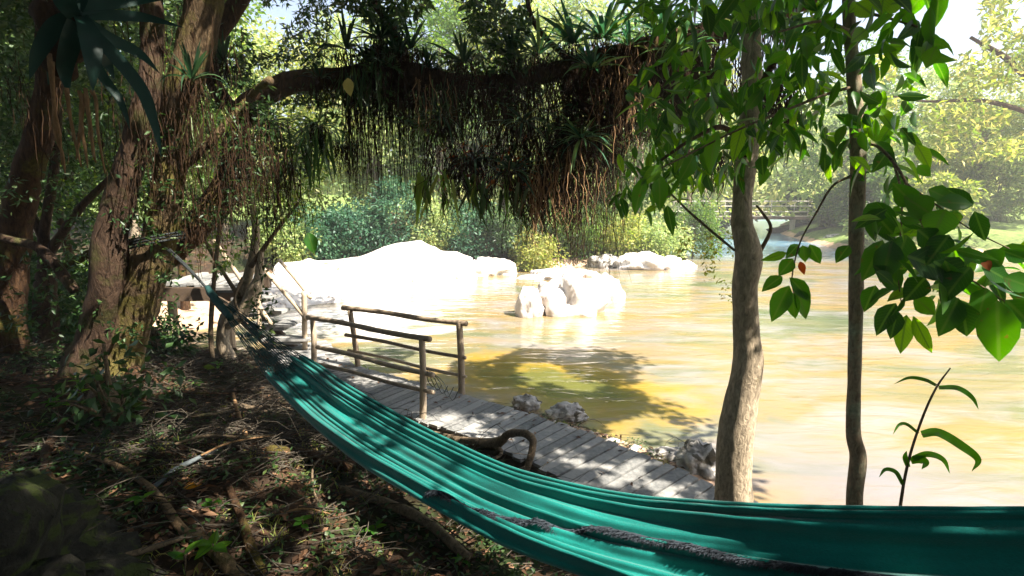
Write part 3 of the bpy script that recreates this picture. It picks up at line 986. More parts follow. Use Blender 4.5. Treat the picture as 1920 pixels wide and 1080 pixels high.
limb('trunk', [(200, 760, 5.3, 75), (225, 660, 5.3, 55), (262, 560, 5.2, 44), (292, 470, 5.15, 40), (315, 360, 5.1, 36), (325, 260, 5.1, 33), (345, 150, 5.0, 36), (375, 40, 5.0, 38), (400, -120, 4.9, 36), (430, -320, 4.8, 30)], M_barkg, big, knob=.3)
limb('trunk', [(150, 760, 5.15, 60), (175, 650, 5.1, 44), (200, 540, 5.0, 36), (212, 430, 4.95, 34), (238, 330, 4.9, 31), (262, 250, 4.9, 30), (278, 170, 4.9, 26), (285, 60, 4.9, 24), (280, -200, 4.8, 20)], M_barkr, big, knob=.25)
limb('branch', [(285, 500, 5.2, 30), (330, 462, 5.3, 34), (385, 410, 5.4, 34), (425, 345, 5.5, 30), (440, 280, 5.5, 27), (450, 225, 5.5, 27), (490, 180, 5.5, 25), (560, 152, 5.5, 23), (650, 146, 5.5, 24), (760, 140, 5.5, 26), (850, 152, 5.5, 20),
                (940, 152, 5.5, 17), (1030, 135, 5.45, 22), (1130, 112, 5.4, 26), (1250, 82, 5.35, 25), (1370, 50, 5.3, 20), (1500, 8, 5.2, 17), (1700, -80, 5.0, 12)], M_bark, big, 16, .22, 5, .35)
limb('branch', [(450, 225, 5.5, 18), (405, 165, 5.6, 17), (395, 90, 5.7, 18), (430, 30, 5.7, 20), (480, -60, 5.8, 18)], M_bark, big, 12)
limb('branch', [(320, 330, 5.1, 12), (360, 300, 5.0, 10), (400, 260, 5.0, 9), (430, 225, 5.1, 8), (470, 180, 5.2, 6), (520, 150, 5.3, 6)], M_barkg, big, 10)
limb('branch', [(140, 545, 5.0, 12), (80, 470, 5.1, 11), (20, 450, 5.2, 10), (-60, 430, 5.2, 8)], M_barkr, big, 10)
limb('branch', [(760, 140, 5.5, 10), (740, 60, 5.5, 9), (700, 0, 5.6, 9), (680, -90, 5.6, 7)], M_bark, big, 8)
limb('branch', [(1080, 125, 5.45, 8), (1000, 40, 5.6, 6), (985, -60, 5.7, 6)], M_bark, big, 8)
limb('broken_stub', [(455, 205, 5.3, 10), (480, 170, 5.1, 9), (507, 150, 4.95, 9)], M_barkg, big, 10, sub=4)
# buttress roots
for pts in ([(250, 700, 5.2, 24), (300, 720, 5.1, 14), (370, 735, 5.0, 7)], [(150, 730, 5.0, 26), (130, 790, 4.4, 16), (90, 830, 4.0, 9)],
            [(200, 740, 5.0, 26), (240, 800, 4.4, 14), (300, 860, 3.8, 6)]):
    limb('surface_root', pts, M_bark, big, 10)

# high canopy of the leaning tree: unseen above the frame, added to shade the bank
cl = Cloud()
OPEN = [(600, 770, 3.4, .20), (700, 850, 3.0, .24), (830, 895, 2.75, .22), (930, 925, 2.6, .2), (1050, 945, 2.35, .24), (1190, 975, 2.1, .2), (1330, 1000, 1.9, .16), (1010, 1000, 2.3, .2), (1130, 1040, 2.0, .18),
        (1390, 790, 3.6, .24), (1395, 890, 3.6, .3), (1400, 640, 3.6, .10), (480, 850, 4.0, .09), (340, 915, 3.2, .07), (640, 1000, 2.7, .08), (1180, 880, 4.6, .14), (1260, 905, 4.4, .14), (1215, 860, 4.8, .10), (1140, 905, 4.6, .10), (1100, 850, 4.9, .08), (820, 740, 6.2, .2), (700, 700, 7.2, .3), (1050, 830, 5.1, .07),
        (830, 650, 6.9, .75), (630, 640, 8.5, .8), (520, 600, 9.4, .8), (500, 520, 9.2, .6), (520, 720, 5.6, .2), (240, 320, 4.8, .16), (330, 470, 5.0, .15), (300, 560, 5.0, .14), (1600, 250, 3.0, .3), (430, 830, 3.8, .12), (560, 870, 3.4, .14), (660, 1005, 2.75, .18), (300, 840, 3.7, .12), (700, 960, 2.8, .08), (520, 900, 3.2, .12), (450, 765, 4.9, .16), (340, 745, 5.2, .14), (540, 745, 4.9, .14), (225, 640, 5.2, .2), (30, 520, 5.4, .15), (130, 620, 5.1, .15), (900, 1050, 2.3, .1), (400, 970, 2.8, .09), (250, 870, 3.3, .08), (60, 860, 3.4, .10), (480, 1000, 2.6, .08), (560, 1040, 2.4, .08), (150, 330, 5.0, .15), (400, 400, 5.3, .25), (340, 590, 11.8, 1.5), (440, 640, 7.4, .4), (400, 530, 10.2, .8)]
OPENP = []  # openings carved in the leaves so sun spots fall on chosen points
for a_, b_, c_, r_ in OPEN:
    q_ = P(a_, b_, c_); OPENP.append((q_.x - (q_.z - 1.6) / SUN.z * SUN.x, q_.y - (q_.z - 1.6) / SUN.z * SUN.y, r_))


def slab(xa, xb, ya, yb, za, zb_, n, thr, sc, ls, seed):
    x = rng.uniform(xa, xb, n); y = rng.uniform(ya, yb, n); z = rng.uniform(za, zb_, n)
    # gaps follow the sun's slant so that they stay open
    k = (z - za) / SUN.z
    f = fbm((x - k * SUN.x) * sc, (y - k * SUN.y) * sc, 3, seed)
    ok = f > thr
    xs = x - (z - 1.6) / SUN.z * SUN.x; ys = y - (z - 1.6) / SUN.z * SUN.y
    for a_, b_, r_ in OPENP:
        ok &= (np.hypot(xs - a_, (ys - b_)) > r_ * (.75 + .7 * vnoise(x * 3, y * 3, 5)) + ls * .4) | (rng.random(n) < .04)
    x, y, z = x[ok], y[ok], z[ok]
    m_ = len(x)
    cl.leaves(np.stack([x, y, z], 1), rand_dirs(m_, -.2, .5), ls * rng.uniform(.7, 1.3, m_), ls * .55 * rng.uniform(.8, 1.2, m_))


slab(-9, 6.2, -7, 4.2, 6.0, 8.0, 120000, .34, 1.1, .17, 62)
slab(1.5, 7.6, 3.6, 7.3, 7.4, 8.8, 15000, .42, 1.1, .18, 24)
slab(-9, 3.0, 4.2, 6.6, 6.3, 7.6, 34000, .31, 1.1, .18, 26)
slab(-16, 1.5, 4.2, 12, 7.8, 9.4, 52000, .33, .9, .19, 30)
cl.build('crown', M_dark, big)  # unseen canopy added to shade the bank
# unseen wood behind the viewpoint, added to cut skylight on the near bank
cl = Cloud(); n = 42000
a_ = rng.uniform(R(172), R(372), n); rr_ = rng.uniform(6.5, 9.5, n); z_ = rng.uniform(.5, 7.5, n)
z_ = np.where(a_ > R(290), z_ * .62, z_); x_ = np.cos(a_) * rr_ - .5; y_ = np.sin(a_) * rr_ * 1.0 - .5
cl.leaves(np.stack([x_, y_, z_ + .8], 1), rand_dirs(n, -.3), .26 * rng.uniform(.6, 1.3, n), .14)
tag(cl.build('shading_wood', M_dark), 'unseen wood added around the viewpoint to shade the near bank', 'wood', kind='stuff')
cl = Cloud()
# leafy side twigs of the big tree, upper left and along the branch
cl = Cloud()


def px_cloud(xa, xb, ya, yb, Ya, Yb, n, ls, wr=.4, thr=0.0, sc=60., down=-.3, tmpl=T_FAR, seed=1, dst=None, mask=None, vals=None):
    px = rng.uniform(xa, xb, n); py = rng.uniform(ya, yb, n); yy = rng.uniform(Ya, Yb, n)
    ok = fbm(px / sc, py / sc, 3, seed) > thr
    if mask is not None: ok &= mask(px, py)
    px, py, yy = px[ok], py[ok], yy[ok]
    a = (px - 960) / FPX; b_ = (540 - py) / FPX
    D = np.stack([a, CP + b_ * SP, -SP + b_ * CP], 1)
    pt = np.array([0, 0, CAMZ]) + D * (yy / D[:, 1])[:, None]
    m_ = len(pt)
    (dst or cl).leaves(pt, rand_dirs(m_, down, .8), ls * rng.uniform(.5, 1.35, m_), ls * wr * rng.uniform(.55, 1.15, m_), tmpl=tmpl)
    return pt


px_cloud(-40, 470, -60, 330, 5.6, 7.6, 9000, .085, thr=.42, sc=70, seed=2)
px_cloud(-60, 140, 120, 560, 5.8, 7.2, 3000, .08, thr=.45, sc=60, seed=4)
px_cloud(360, 640, -60, 110, 5.6, 7.0, 3500, .09, .3, thr=.47, sc=50, seed=71)
px_cloud(560, 1000, -60, 140, 5.2, 6.4, 8500, .10, thr=.44, sc=60, seed=5)
px_cloud(880, 1550, -60, 40, 5.8, 6.6, 1300, .12, thr=.48, sc=60, seed=6)
px_cloud(130, 520, 150, 640, 4.75, 5.1, 5000, .07, thr=.50, sc=45, seed=61)
px_cloud(-20, 330, 330, 760, 4.9, 5.3, 3500, .07, thr=.49, sc=50, seed=62)
px_cloud(330, 520, 190, 420, 5.0, 5.4, 2200, .07, thr=.45, sc=40, seed=63)
cl.build('side_foliage', M_dark, big)
cl = Cloud()
for (px, py, n, ln, spread) in [(330, 230, 70, .8, .25), (440, 240, 90, .7, .2), (250, 200, 60, .9, .2), (400, 380, 60, .5, .2), (60, 160, 40, .6, .15), (300, 60, 60, .7, .3), (480, 300, 60, .9, .2), (520, 330, 60, .8, .2)]:
    c0 = P(px, py, 4.85)
    cl.strands(np.array(c0) + rng.normal(0, 1, (n, 3)) * [spread, .1, .15], ln * rng.uniform(.3, 1, n), rng.uniform(.002, .005, n), .08, 8)
o = cl.build('vine', M_root, big); o['kind'] = 'stuff'
cl = Cloud()
px_cloud(700, 1290, 150, 380, 5.1, 6.0, 7500, .085, thr=.47, sc=45, seed=7, mask=lambda x, y: y < 190 + 140 * np.exp(-((x - 1010) / 230.) ** 2))
px_cloud(480, 640, 130, 330, 5.5, 6.2, 1500, .09, thr=.45, sc=45, seed=9)
px_cloud(440, 1320, 100, 195, 5.4, 5.9, 6500, .075, thr=.38, sc=45, seed=10)
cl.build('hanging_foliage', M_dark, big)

# fine root curtain and thick brown mats below the branch
cl = Cloud()


def by_curve(n, xa, xb, depth, jit=.15):
    px = rng.uniform(xa, xb, n)
    py = np.interp(px, [440, 490, 560, 760, 850, 940, 1030, 1130, 1250, 1370, 1500], [240, 180, 152, 145, 155, 155, 140, 115, 85, 55, 15]) + rng.uniform(0, 18, n)
    return np.array([tuple(P(a, b_, depth + random.uniform(-jit, jit))) for a, b_ in zip(px, py)]), px


tp_, px = by_curve(520, 640, 800, 5.55)
cl.strands(tp_, rng.uniform(.3, 1.25, len(tp_)), .0028, .035)
tp_, px = by_curve(760, 800, 1290, 5.5, .3)
env = np.interp(px, [800, 860, 900, 1000, 1060, 1160, 1200, 1290], [1.3, 1.5, 1.3, 1.75, 1.8, 2.0, 1.6, 1.2])
env = env * np.clip(2.6 * fbm(px / 26., px * 0, 3, 71) - .35, .25, 1.15)
cl.strands(tp_, env * rng.uniform(.25, 1.0, len(tp_)) ** .6, rng.uniform(.002, .006, len(tp_)), .09, 11)
tp_, px = by_curve(260, 1060, 1180, 5.45, .2)
cl.strands(tp_, rng.uniform(1.0, 2.05, len(tp_)), .0032, .06, 12)
tp_, px = by_curve(300, 1150, 1480, 5.35, .2)
cl.strands(tp_, rng.uniform(.3, 1.1, len(tp_)), .004, .04, 9)
o = cl.build('root_curtain', M_root, big); o['kind'] = 'stuff'
# dense clumps hanging from the branch
cl = Cloud()
for (px, py, n, ln, spread) in [(720, 165, 160, .35, .22), (900, 175, 220, .6, .3), (1050, 250, 190, .9, .24), (1030, 330, 260, .62, .2), (1230, 130, 200, .7, .35), (1310, 120, 200, .55, .2), (1130, 140, 260, .8, .25), (1330, 290, 120, .4, .12), (870, 300, 160, .55, .16), (1460, 170, 140, .6, .1)]:
    c0 = P(px, py, 5.4)
    cl.strands(np.array(c0) + rng.normal(0, 1, (n, 3)) * [spread, .12, .1], ln * rng.uniform(.25, 1, n), rng.uniform(.003, .009, n), .16, 9)
o = cl.build('root_mat', M_root, big); o['kind'] = 'stuff'
cl = Cloud()
for (px, py, n, ln, spread) in [(1180, 130, 60, .8, .12), (1050, 300, 50, .7, .2), (1310, 200, 30, .5, .1), (800, 160, 14, .5, .1), (1015, 350, 60, .5, .12)]:
    c0 = P(px, py, 5.15)
    cl.strands(np.array(c0) + rng.normal(0, 1, (n, 3)) * [spread, .1, .1], ln * rng.uniform(.35, 1, n), rng.uniform(.003, .006, n), .12, 10)
cl.build('pale_root', M_rootl, big)['kind'] = 'stuff'
cl = Cloud()
px_cloud(830, 1000, 270, 350, 5.2, 5.5, 60, .12, .35, sc=40, down=-.6, dst=cl)
cl.build('red_leaf', M_rust, big)['kind'] = 'stuff'

# ------------------------------------------------------------------ other trunks at the left
t1 = thing('leftmost_tree', 'dark curved tree trunk at the far left edge of the picture', 'tree', tuple(P(20, 740, 5.6)))
limb('trunk', [(10, 790, 5.6, 50), (22, 680, 5.6, 32), (20, 560, 5.6, 28), (26, 450, 5.6, 30), (50, 330, 5.6, 28), (80, 230, 5.6, 24), (95, 120, 5.6, 24), (92, 0, 5.6, 22), (85, -200, 5.6, 18)], M_bark, t1, knob=.2)
cl = Cloud()
px_cloud(-80, 200, -160, 60, 5.2, 6.6, 1800, .12, sc=60); cl.build('crown', M_dark, t1)
t2 = thing('forked_tree', 'thin forked tree with two pinkish stems between the leftmost and the big trunks', 'tree', tuple(P(90, 700, 6.2)))
limb('trunk', [(95, 760, 6.0, 34), (92, 650, 6.1, 25), (85, 560, 6.2, 22), (88, 490, 6.2, 17), (82, 440, 6.2, 10), (100, 330, 6.2, 9), (110, 200, 6.2, 7)], M_barkr, t2)
limb('branch', [(88, 480, 6.2, 11), (115, 440, 6.2, 9), (150, 390, 6.1, 8), (190, 350, 6.1, 6), (240, 300, 6.1, 4)], M_barkr, t2)
limb('branch', [(120, 500, 6.2, 10), (180, 470, 6.1, 9), (260, 450, 6.0, 6)], M_bark, t2)
limb('branch', [(85, 455, 6.2, 10), (60, 400, 6.2, 7), (40, 330, 6.3, 5)], M_barkr, t2)
cl = Cloud()
px_cloud(40, 280, 150, 420, 6.3, 7.4, 1800, .09, thr=.42, sc=60, seed=14); cl.build('crown', M_mid, t2)

# small tree beside the stairs
t3 = thing('small_tree', 'small pale-stemmed tree with fine leaves growing beside the stairs', 'tree', tuple(G(430, 700, .35)))
limb('trunk', [(440, 725, 7.6, 16), (432, 680, 7.6, 16), (418, 640, 7.6, 14), (425, 600, 7.6, 15), (450, 560, 7.6, 13), (470, 500, 7.6, 10), (480, 440, 7.6, 8), (470, 370, 7.6, 6), (455, 300, 7.6, 4)], M_barkp, t3, knob=.2)
limb('trunk', [(425, 610, 7.6, 12), (452, 590, 7.5, 13), (476, 545, 7.5, 15), (485, 520, 7.5, 11), (490, 470, 7.5, 5)], M_barkp, t3)
for pts in ([(400, 690, 7.4, 6), (395, 620, 7.4, 5), (400, 540, 7.4, 5), (410, 440, 7.4, 4), (420, 340, 7.4, 3)], [(470, 500, 7.5, 6), (520, 430, 7.5, 4), (560, 380, 7.5, 3)], [(450, 560, 7.5, 5), (400, 480, 7.5, 4), (370, 420, 7.5, 3)],
            [(455, 600, 7.4, 4), (440, 560, 7.3, 3), (455, 520, 7.3, 3)]):
    limb('branch', pts, M_twig, t3, 7)
cl = Cloud()
px_cloud(360, 620, 250, 520, 7.1, 8.2, 5200, .085, .38, thr=.40, sc=50, seed=21, mask=lambda x, y: (y < 300 + (640 - x) * .95) & (y > 215 + abs(x - 480) * .2))
px_cloud(470, 600, 180, 420, 7.0, 7.8, 1400, .10, .3, thr=.42, sc=50, seed=23)
cl.build('crown', M_mid, t3)


# ------------------------------------------------------------------ epiphytes on the branch
def bromeliad(label, px, py, Y, n, L, W, elev=(.1, 1.2), droop=.45, mat=None, roots=0, rlen=.4, cat='bromeliad', name='bromeliad', group='bromeliads on the overhanging branch', hang=False):
    c0 = P(px, py, Y)
    o = thing(name, label, cat, c0, group)
    az = rng.uniform(0, 2 * math.pi, n); el = rng.uniform(elev[0], elev[1], n)
    d = np.stack([np.cos(az) * np.cos(el), np.sin(az) * np.cos(el), np.sin(el)], 1)
    cl = Cloud(); cl.straps(np.array(c0) + d * .03, d, L * rng.uniform(.6, 1.1, n), W * rng.uniform(.75, 1.2, n), droop * rng.uniform(.4, 1.4, n))
    cl.build('leaf_rosette', mat or M_brom, o, smooth=True)
    if roots:
        cl = Cloud(); cl.strands(np.array(c0) + rng.normal(0, .07, (roots, 3)) * [1, 1, .4], rlen * rng.uniform(.3, 1, roots), .004, .12)
        cl.build('root_tuft', M_root, o)
    return o


for k, (px, py, yy, n, L, W, nm) in enumerate([(650, 95, 5.3, 26, .5, .035, 'dark bromeliad clump at the far left of the branch, over the grassy tuft'), (715, 75, 5.4, 30, .5, .04, 'tall dark bromeliad standing behind the yellow dangling leaf'),
        (770, 95, 5.3, 30, .5, .035, 'wide dark bromeliad where a side branch rises from the overhanging branch'), (870, 120, 5.3, 26, .45, .035, 'dark bromeliad at the left end of the bare stretch of branch'),
        (960, 110, 5.4, 26, .5, .035, 'tangled bromeliad near the second rising side branch'), (1110, 130, 5.0, 30, .45, .035, 'bromeliad on the front face of the thickest part of the branch'),
        (1270, 100, 5.1, 34, .55, .035, 'dense bromeliad clump on the right part of the branch, below the grassy one'), (1400, 45, 5.0, 30, .55, .04, 'bromeliad half hidden by broad leaves above the thick trunk'),
        (980, 230, 5.2, 34, .4, .03, 'air plant in the upper middle of the hanging root mass'), (1090, 260, 5.1, 34, .42, .03, 'air plant in the right middle of the hanging root mass'), (830, 220, 5.3, 30, .4, .03, 'air plant at the left edge of the hanging root mass'), (960, 320, 5.1, 30, .36, .03, 'lowest air plant of the hanging root mass, beside the red leaves'),
        (500, 230, 5.5, 30, .45, .03, 'air plant under the first bend of the branch'), (530, 310, 5.6, 30, .45, .03, 'air plant among the small tree leaves above the stairs'), (360, 150, 4.8, 26, .4, .03, 'air plant on the upper mossy trunk')]):
    EXTRA = EXTRA + [(px, py, yy, n, L, W, nm)] if k else [(px, py, yy, n, L, W, nm)]
B = EXTRA + [(1075, 85, 5.3, 26, .62, .045, 'broad arching bromeliad left of the tall spiky pair on the branch'),
     (1130, 75, 5.35, 34, .7, .05, 'largest spiky bromeliad on the thickest part of the branch'),
     (1180, 88, 5.2, 22, .40, .035, 'short bright star-shaped bromeliad in front of the spiky pair'),
     (1235, 60, 5.3, 30, .65, .03, 'narrow-leaved grassy bromeliad right of the largest spiky one'),
     (1010, 105, 5.4, 18, .55, .04, 'reddish arching bromeliad left of the big group over the river'),
     (745, 110, 5.4, 30, .42, .03, 'dark tufted bromeliad on the branch above the hanging grass tuft'),
     (800, 130, 5.4, 26, .38, .03, 'dark bromeliad in the dip of the branch, left of its bare stretch'),
     (690, 120, 5.4, 24, .40, .03, 'leafy dark bromeliad at the left part of the branch'),
     (600, 150, 5.4, 20, .36, .03, 'small bromeliad near the branch elbow'),
     (1330, 50, 5.2, 26, .50, .035, 'dark green bromeliad near the right end of the branch'),
     (420, 120, 5.4, 22, .45, .04, 'bromeliad in the fork of the big tree'),
     (595, 235, 5.6, 30, .5, .028, 'fan-shaped green bromeliad hanging below the branch elbow'),
     (640, 270, 5.7, 22, .4, .025, 'thin-leaved air plant below the left part of the branch'),
     (450, 300, 5.4, 24, .35, .03, 'dark air plant on the mossy elbow above the stairs'),
     (890, 300, 5.3, 30, .42, .03, 'dark drooping air plant in the hanging root mass above the outcrop'),
     (1295, 280, 5.0, 26, .45, .035, 'bright green bromeliad hanging beside the broad leaves'),
     ]
for px, py, yy, n, L, W, lab in B:
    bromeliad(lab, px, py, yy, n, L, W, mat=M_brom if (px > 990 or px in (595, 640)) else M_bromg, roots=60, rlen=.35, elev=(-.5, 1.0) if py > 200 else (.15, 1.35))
# pendant grass-like and tongue-leaf tufts
def tuft(label, px, py, Y, n, L, W, sp=.12, mat=None, name='hanging_fern', cat='fern'):
    c0 = P(px, py, Y); o = thing(name, label, cat, c0, 'plants hanging from the branch')
    d = rng.normal(0, .35, (n, 3)); d[:, 2] = -1
    cl = Cloud(); cl.straps(np.array(c0) + rng.normal(0, 1, (n, 3)) * [sp, sp * .6, .05], d, L * rng.uniform(.5, 1.1, n), W, .05)
    cl.build('fronds', mat or M_dark, o, smooth=True); return o
tuft('tuft of fine grass-like leaves hanging from the left part of the branch', 680, 135, 5.3, 90, .42, .014)
tuft('dark grassy tuft hanging from the dip of the branch', 845, 165, 5.3, 60, .4, .014)
tuft('cluster of hanging tongue-shaped leaves above the right end of the white outcrop', 845, 330, 5.3, 26, .5, .05, .22, M_mid)
tuft('cluster of long tongue leaves in the middle of the hanging roots', 925, 345, 5.3, 26, .5, .045, .24, M_dark)
tuft('hanging strap leaves below the branch elbow', 560, 260, 5.5, 40, .55, .03, .3, M_dark)
tuft('dark strap leaves hanging on the right of the thick trunk top', 1400, 230, 4.4, 26, .5, .04, .2, M_dark)
tuft('tuft of needle leaves hanging from the big mossy trunk', 385, 215, 4.9, 70, .3, .006, .12, M_mid)


# ------------------------------------------------------------------ big bromeliad close to the camera, upper left
def strap_path(cl_, pts, wmax, val=.5):
    q = spline([tuple(P(*p_)) for p_ in pts], 6); n = len(q)
    T = unit(np.gradient(q, axis=0)); view = unit(q - np.array([0, 0, CAMZ]))
    side = unit(np.cross(T, view) + .35 * view); t_ = np.linspace(0, 1, n)
    wd = wmax * np.clip(1.02 - t_ ** 3.5, 0.02, 1) * (.75 + .25 * np.sin(t_ * math.pi)) * .5
    nor = np.cross(side, T)
    V = np.stack([q - side * wd[:, None] - nor * wd[:, None] * .3, q, q + side * wd[:, None] - nor * wd[:, None] * .3], 1).reshape(-1, 3)
    F = []
    for i in range(n - 1):
        a = i * 3
        for b_ in (0, 1): F += [[a + b_, a + b_ + 3, a + b_ + 4], [a + b_, a + b_ + 4, a + b_ + 1]]
    cl_.put(V, np.array(F), np.full(len(V), val))


nb = thing('bromeliad', 'large dark bromeliad close to the camera at the upper left, with wide strap leaves', 'bromeliad', tuple(P(140, 60, 3.0)))
cl = Cloud()
for pts, wd in [([(150, 30, 3.0), (165, 60, 2.9), (172, 110, 2.85), (174, 172, 2.85)], .11), ([(150, 40, 3.0), (200, 90, 3.0), (262, 165, 3.0), (288, 230, 3.0), (303, 296, 3.0)], .075),
                ([(150, 30, 3.0), (200, 70, 3.1), (260, 100, 3.2), (300, 138, 3.2)], .07), ([(150, 30, 3.0), (220, 30, 3.1), (280, 35, 3.2), (345, 52, 3.2)], .06),
                ([(150, 20, 3.0), (210, 5, 3.1), (280, -5, 3.2), (360, -10, 3.2)], .08), ([(150, 60, 3.0), (190, 140, 3.1), (225, 190, 3.1), (245, 245, 3.1)], .055),
                ([(140, 30, 3.0), (120, 0, 2.9), (90, -30, 2.9)], .1), ([(130, 30, 3.0), (100, 50, 3.0), (70, 100, 3.0), (55, 150, 3.0)], .09),
                ([(140, 40, 3.0), (130, 80, 3.0), (120, 130, 3.1), (130, 180, 3.1)], .10), ([(140, 20, 3.0), (150, -20, 3.0), (160, -80, 3.0)], .1),
                ([(130, 60, 3.1), (110, 90, 3.2), (100, 120, 3.2), (90, 160, 3.2)], .10), ([(150, 60, 3.1), (180, 100, 3.2), (200, 120, 3.3), (215, 150, 3.3)], .08)]:
    strap_path(cl, pts, wd, random.random())
cl.build('leaf_rosette', M_bromd, nb, smooth=True)
mb = MB()
for k in range(9):
    c0 = P(125 + random.uniform(-30, 30), 60 + random.uniform(-25, 60), 3.15)
    mb.tube([c0 + Vector((-.08, 0, .05)), c0, c0 + Vector((.06, .02, -.08))], [.05, .08, .04], 8, .4, 9)
mb.build('root_ball', M_root, nb, smooth=True)
for pts in ([(92, 100), (100, 180), (104, 250), (118, 290), (122, 325)], [(98, 115), (101, 200), (112, 250), (116, 310)], [(125, 165), (130, 210), (142, 270), (152, 312)], [(148, 170), (155, 200), (148, 260), (143, 300)],
            [(155, 175), (152, 230), (160, 280), (165, 315)], [(172, 170), (180, 190), (184, 250), (197, 325)], [(160, 165), (168, 230), (176, 290), (180, 305)]):
    mb = MB(); mb.tube([P(a, b_, 3.05) for a, b_ in pts], [.013, .011, .010, .007, .004][:len(pts)] if len(pts) == 5 else [.012, .010, .008, .004], 6, .25, 20)
    mb.build('aerial_root', M_rootl, nb, smooth=True)

# ------------------------------------------------------------------ thick trunk on the right and the slender one
GTR = gz(1.68, 3.7)
tk = thing('thick_tree', 'thick tan tree trunk on the shore at the end of the boardwalk, blotched with sun', 'tree', (1.68, 3.7, GTR))
limb('trunk', [(1372, 1075, 3.7, 56), (1376, 990, 3.7, 48), (1376, 930, 3.7, 42), (1376, 850, 3.7, 40), (1386, 770, 3.7, 37), (1402, 690, 3.7, 33), (1399, 610, 3.7, 27), (1397, 540, 3.7, 27), (1404, 480, 3.7, 29), (1392, 420, 3.72, 22), (1392, 370, 3.75, 20), (1398, 320, 3.8, 21), (1405, 240, 3.85, 22), (1410, 120, 3.9, 20), (1400, -60, 4, 18), (1380, -250, 4.1, 15)], M_barkp, tk, 22, .09, 5, .12, sub=8)
limb('branch', [(1408, 300, 3.8, 9), (1360, 240, 3.6, 6), (1300, 260, 3.4, 4), (1240, 300, 3.3, 3)], M_bark, tk, 8)
limb('branch', [(1405, 200, 3.85, 9), (1450, 120, 3.6, 6), (1500, 60, 3.4, 4)], M_bark, tk, 8)
limb('branch', [(1420, 480, 3.7, 6), (1445, 430, 3.7, 4), (1430, 400, 3.7, 3), (1418, 385, 3.7, 2)], M_twig, tk, 6)
limb('branch', [(1378, 470, 3.7, 3), (1330, 430, 3.8, 3), (1290, 395, 3.9, 2.5), (1245, 350, 4.0, 2)], M_twig, tk, 6)
cl = Cloud()
px_cloud(1150, 1560, -60, 330, 3.0, 4.2, 950, .15, .42, thr=.40, sc=90, down=-1.0, tmpl=T_NEAR, seed=31, mask=lambda x, y: y < 130 + 260 * np.exp(-((x - 1330) / 120.) ** 2) + (x > 1400) * 100)
px_cloud(1155, 1290, 250, 400, 3.6, 4.4, 70, .14, .38, down=-1.6, tmpl=T_NEAR, seed=33)
px_cloud(1180, 1280, 300, 400, 3.3, 4.0, 14, .16, .45, down=-1.4, tmpl=T_NEAR, seed=34)
cl.build('crown', M_broad, tk, smooth=True)
cl = Cloud()
px_cloud(1240, 1375, 430, 570, 3.8, 4.5, 520, .045, .5, thr=.42, sc=35, down=-.6, seed=36, mask=lambda x, y: y < 430 + (x - 1225) * 1.0)
cl.build('fine_foliage', M_yel, tk)

sl_t = thing('slender_tree', 'slender straight tree standing right of the thick trunk, with large drooping leaves', 'tree', (2.12, 3.0, gz(2.12, 3.0)))
limb('trunk', [(1600, 1120, 3.0, 24), (1603, 1010, 3.0, 21), (1602, 930, 3.0, 17.5), (1609, 860, 3.0, 18), (1600, 810, 3.0, 15), (1602, 700, 3.0, 14), (1605, 560, 3.0, 14), (1606, 420, 3.0, 14.5), (1609, 300, 3.0, 15), (1602, 160, 3.0, 13), (1593, 50, 3.0, 12), (1590, -60, 3.0, 11), (1585, -260, 3.0, 9)], M_barks, sl_t, 18, .07, 6, .12, sub=7)
for pts in ([(1600, 162, 3.0, 3.5), (1540, 180, 2.9, 3), (1470, 208, 2.8, 2.8), (1380, 245, 2.7, 2.3), (1270, 300, 2.7, 1.8), (1200, 335, 2.7, 1)],
            [(1610, 275, 3.0, 3.5), (1640, 272, 2.8, 3.2), (1672, 300, 2.6, 3), (1700, 345, 2.5, 3), (1716, 390, 2.4, 2.5), (1740, 440, 2.4, 2.2), (1790, 500, 2.3, 2), (1860, 550, 2.2, 2), (1910, 580, 2.2, 1.5)],
            [(1675, 305, 2.6, 2.5), (1690, 360, 2.5, 2), (1690, 420, 2.5, 2), (1683, 500, 2.4, 1.6), (1690, 570, 2.4, 1.3)],
            [(1700, 345, 2.5, 2), (1750, 380, 2.4, 1.8), (1820, 430, 2.3, 1.5), (1900, 470, 2.2, 1.2)],
            [(1595, 330, 3.0, 3), (1560, 350, 3.0, 2.5), (1530, 400, 3.1, 2), (1500, 455, 3.15, 1.7), (1485, 520, 3.2, 1.4), (1490, 560, 3.2, 1)],
            [(1598, 20, 3.0, 4), (1650, 30, 2.7, 3), (1720, 50, 2.5, 2)], [(1598, 60, 3.0, 4), (1540, 40, 2.8, 3), (1460, 60, 2.7, 2)]):
    limb('branch', pts, M_twig, sl_t, 7, .1, 12, 0, 5)
cl = Cloud(); cb = Cloud()


def pleaf(dst, a, b_, wpx, Y, var):
    p0 = np.array(P(a[0], a[1], Y)); p1 = np.array(P(b_[0], b_[1], Y - .04)); L = np.linalg.norm(p1 - p0)
    view = unit(p0 - np.array([0, 0, CAMZ]))
    nor = -view + rng.normal(0, .22, 3) + np.array([0, 0, .25])
    dst.leaves([p0], [p1 - p0], L, wpx * Y / FPX / 1.0, tmpl=T_NEAR, vals=np.array([var]), normal=[nor])


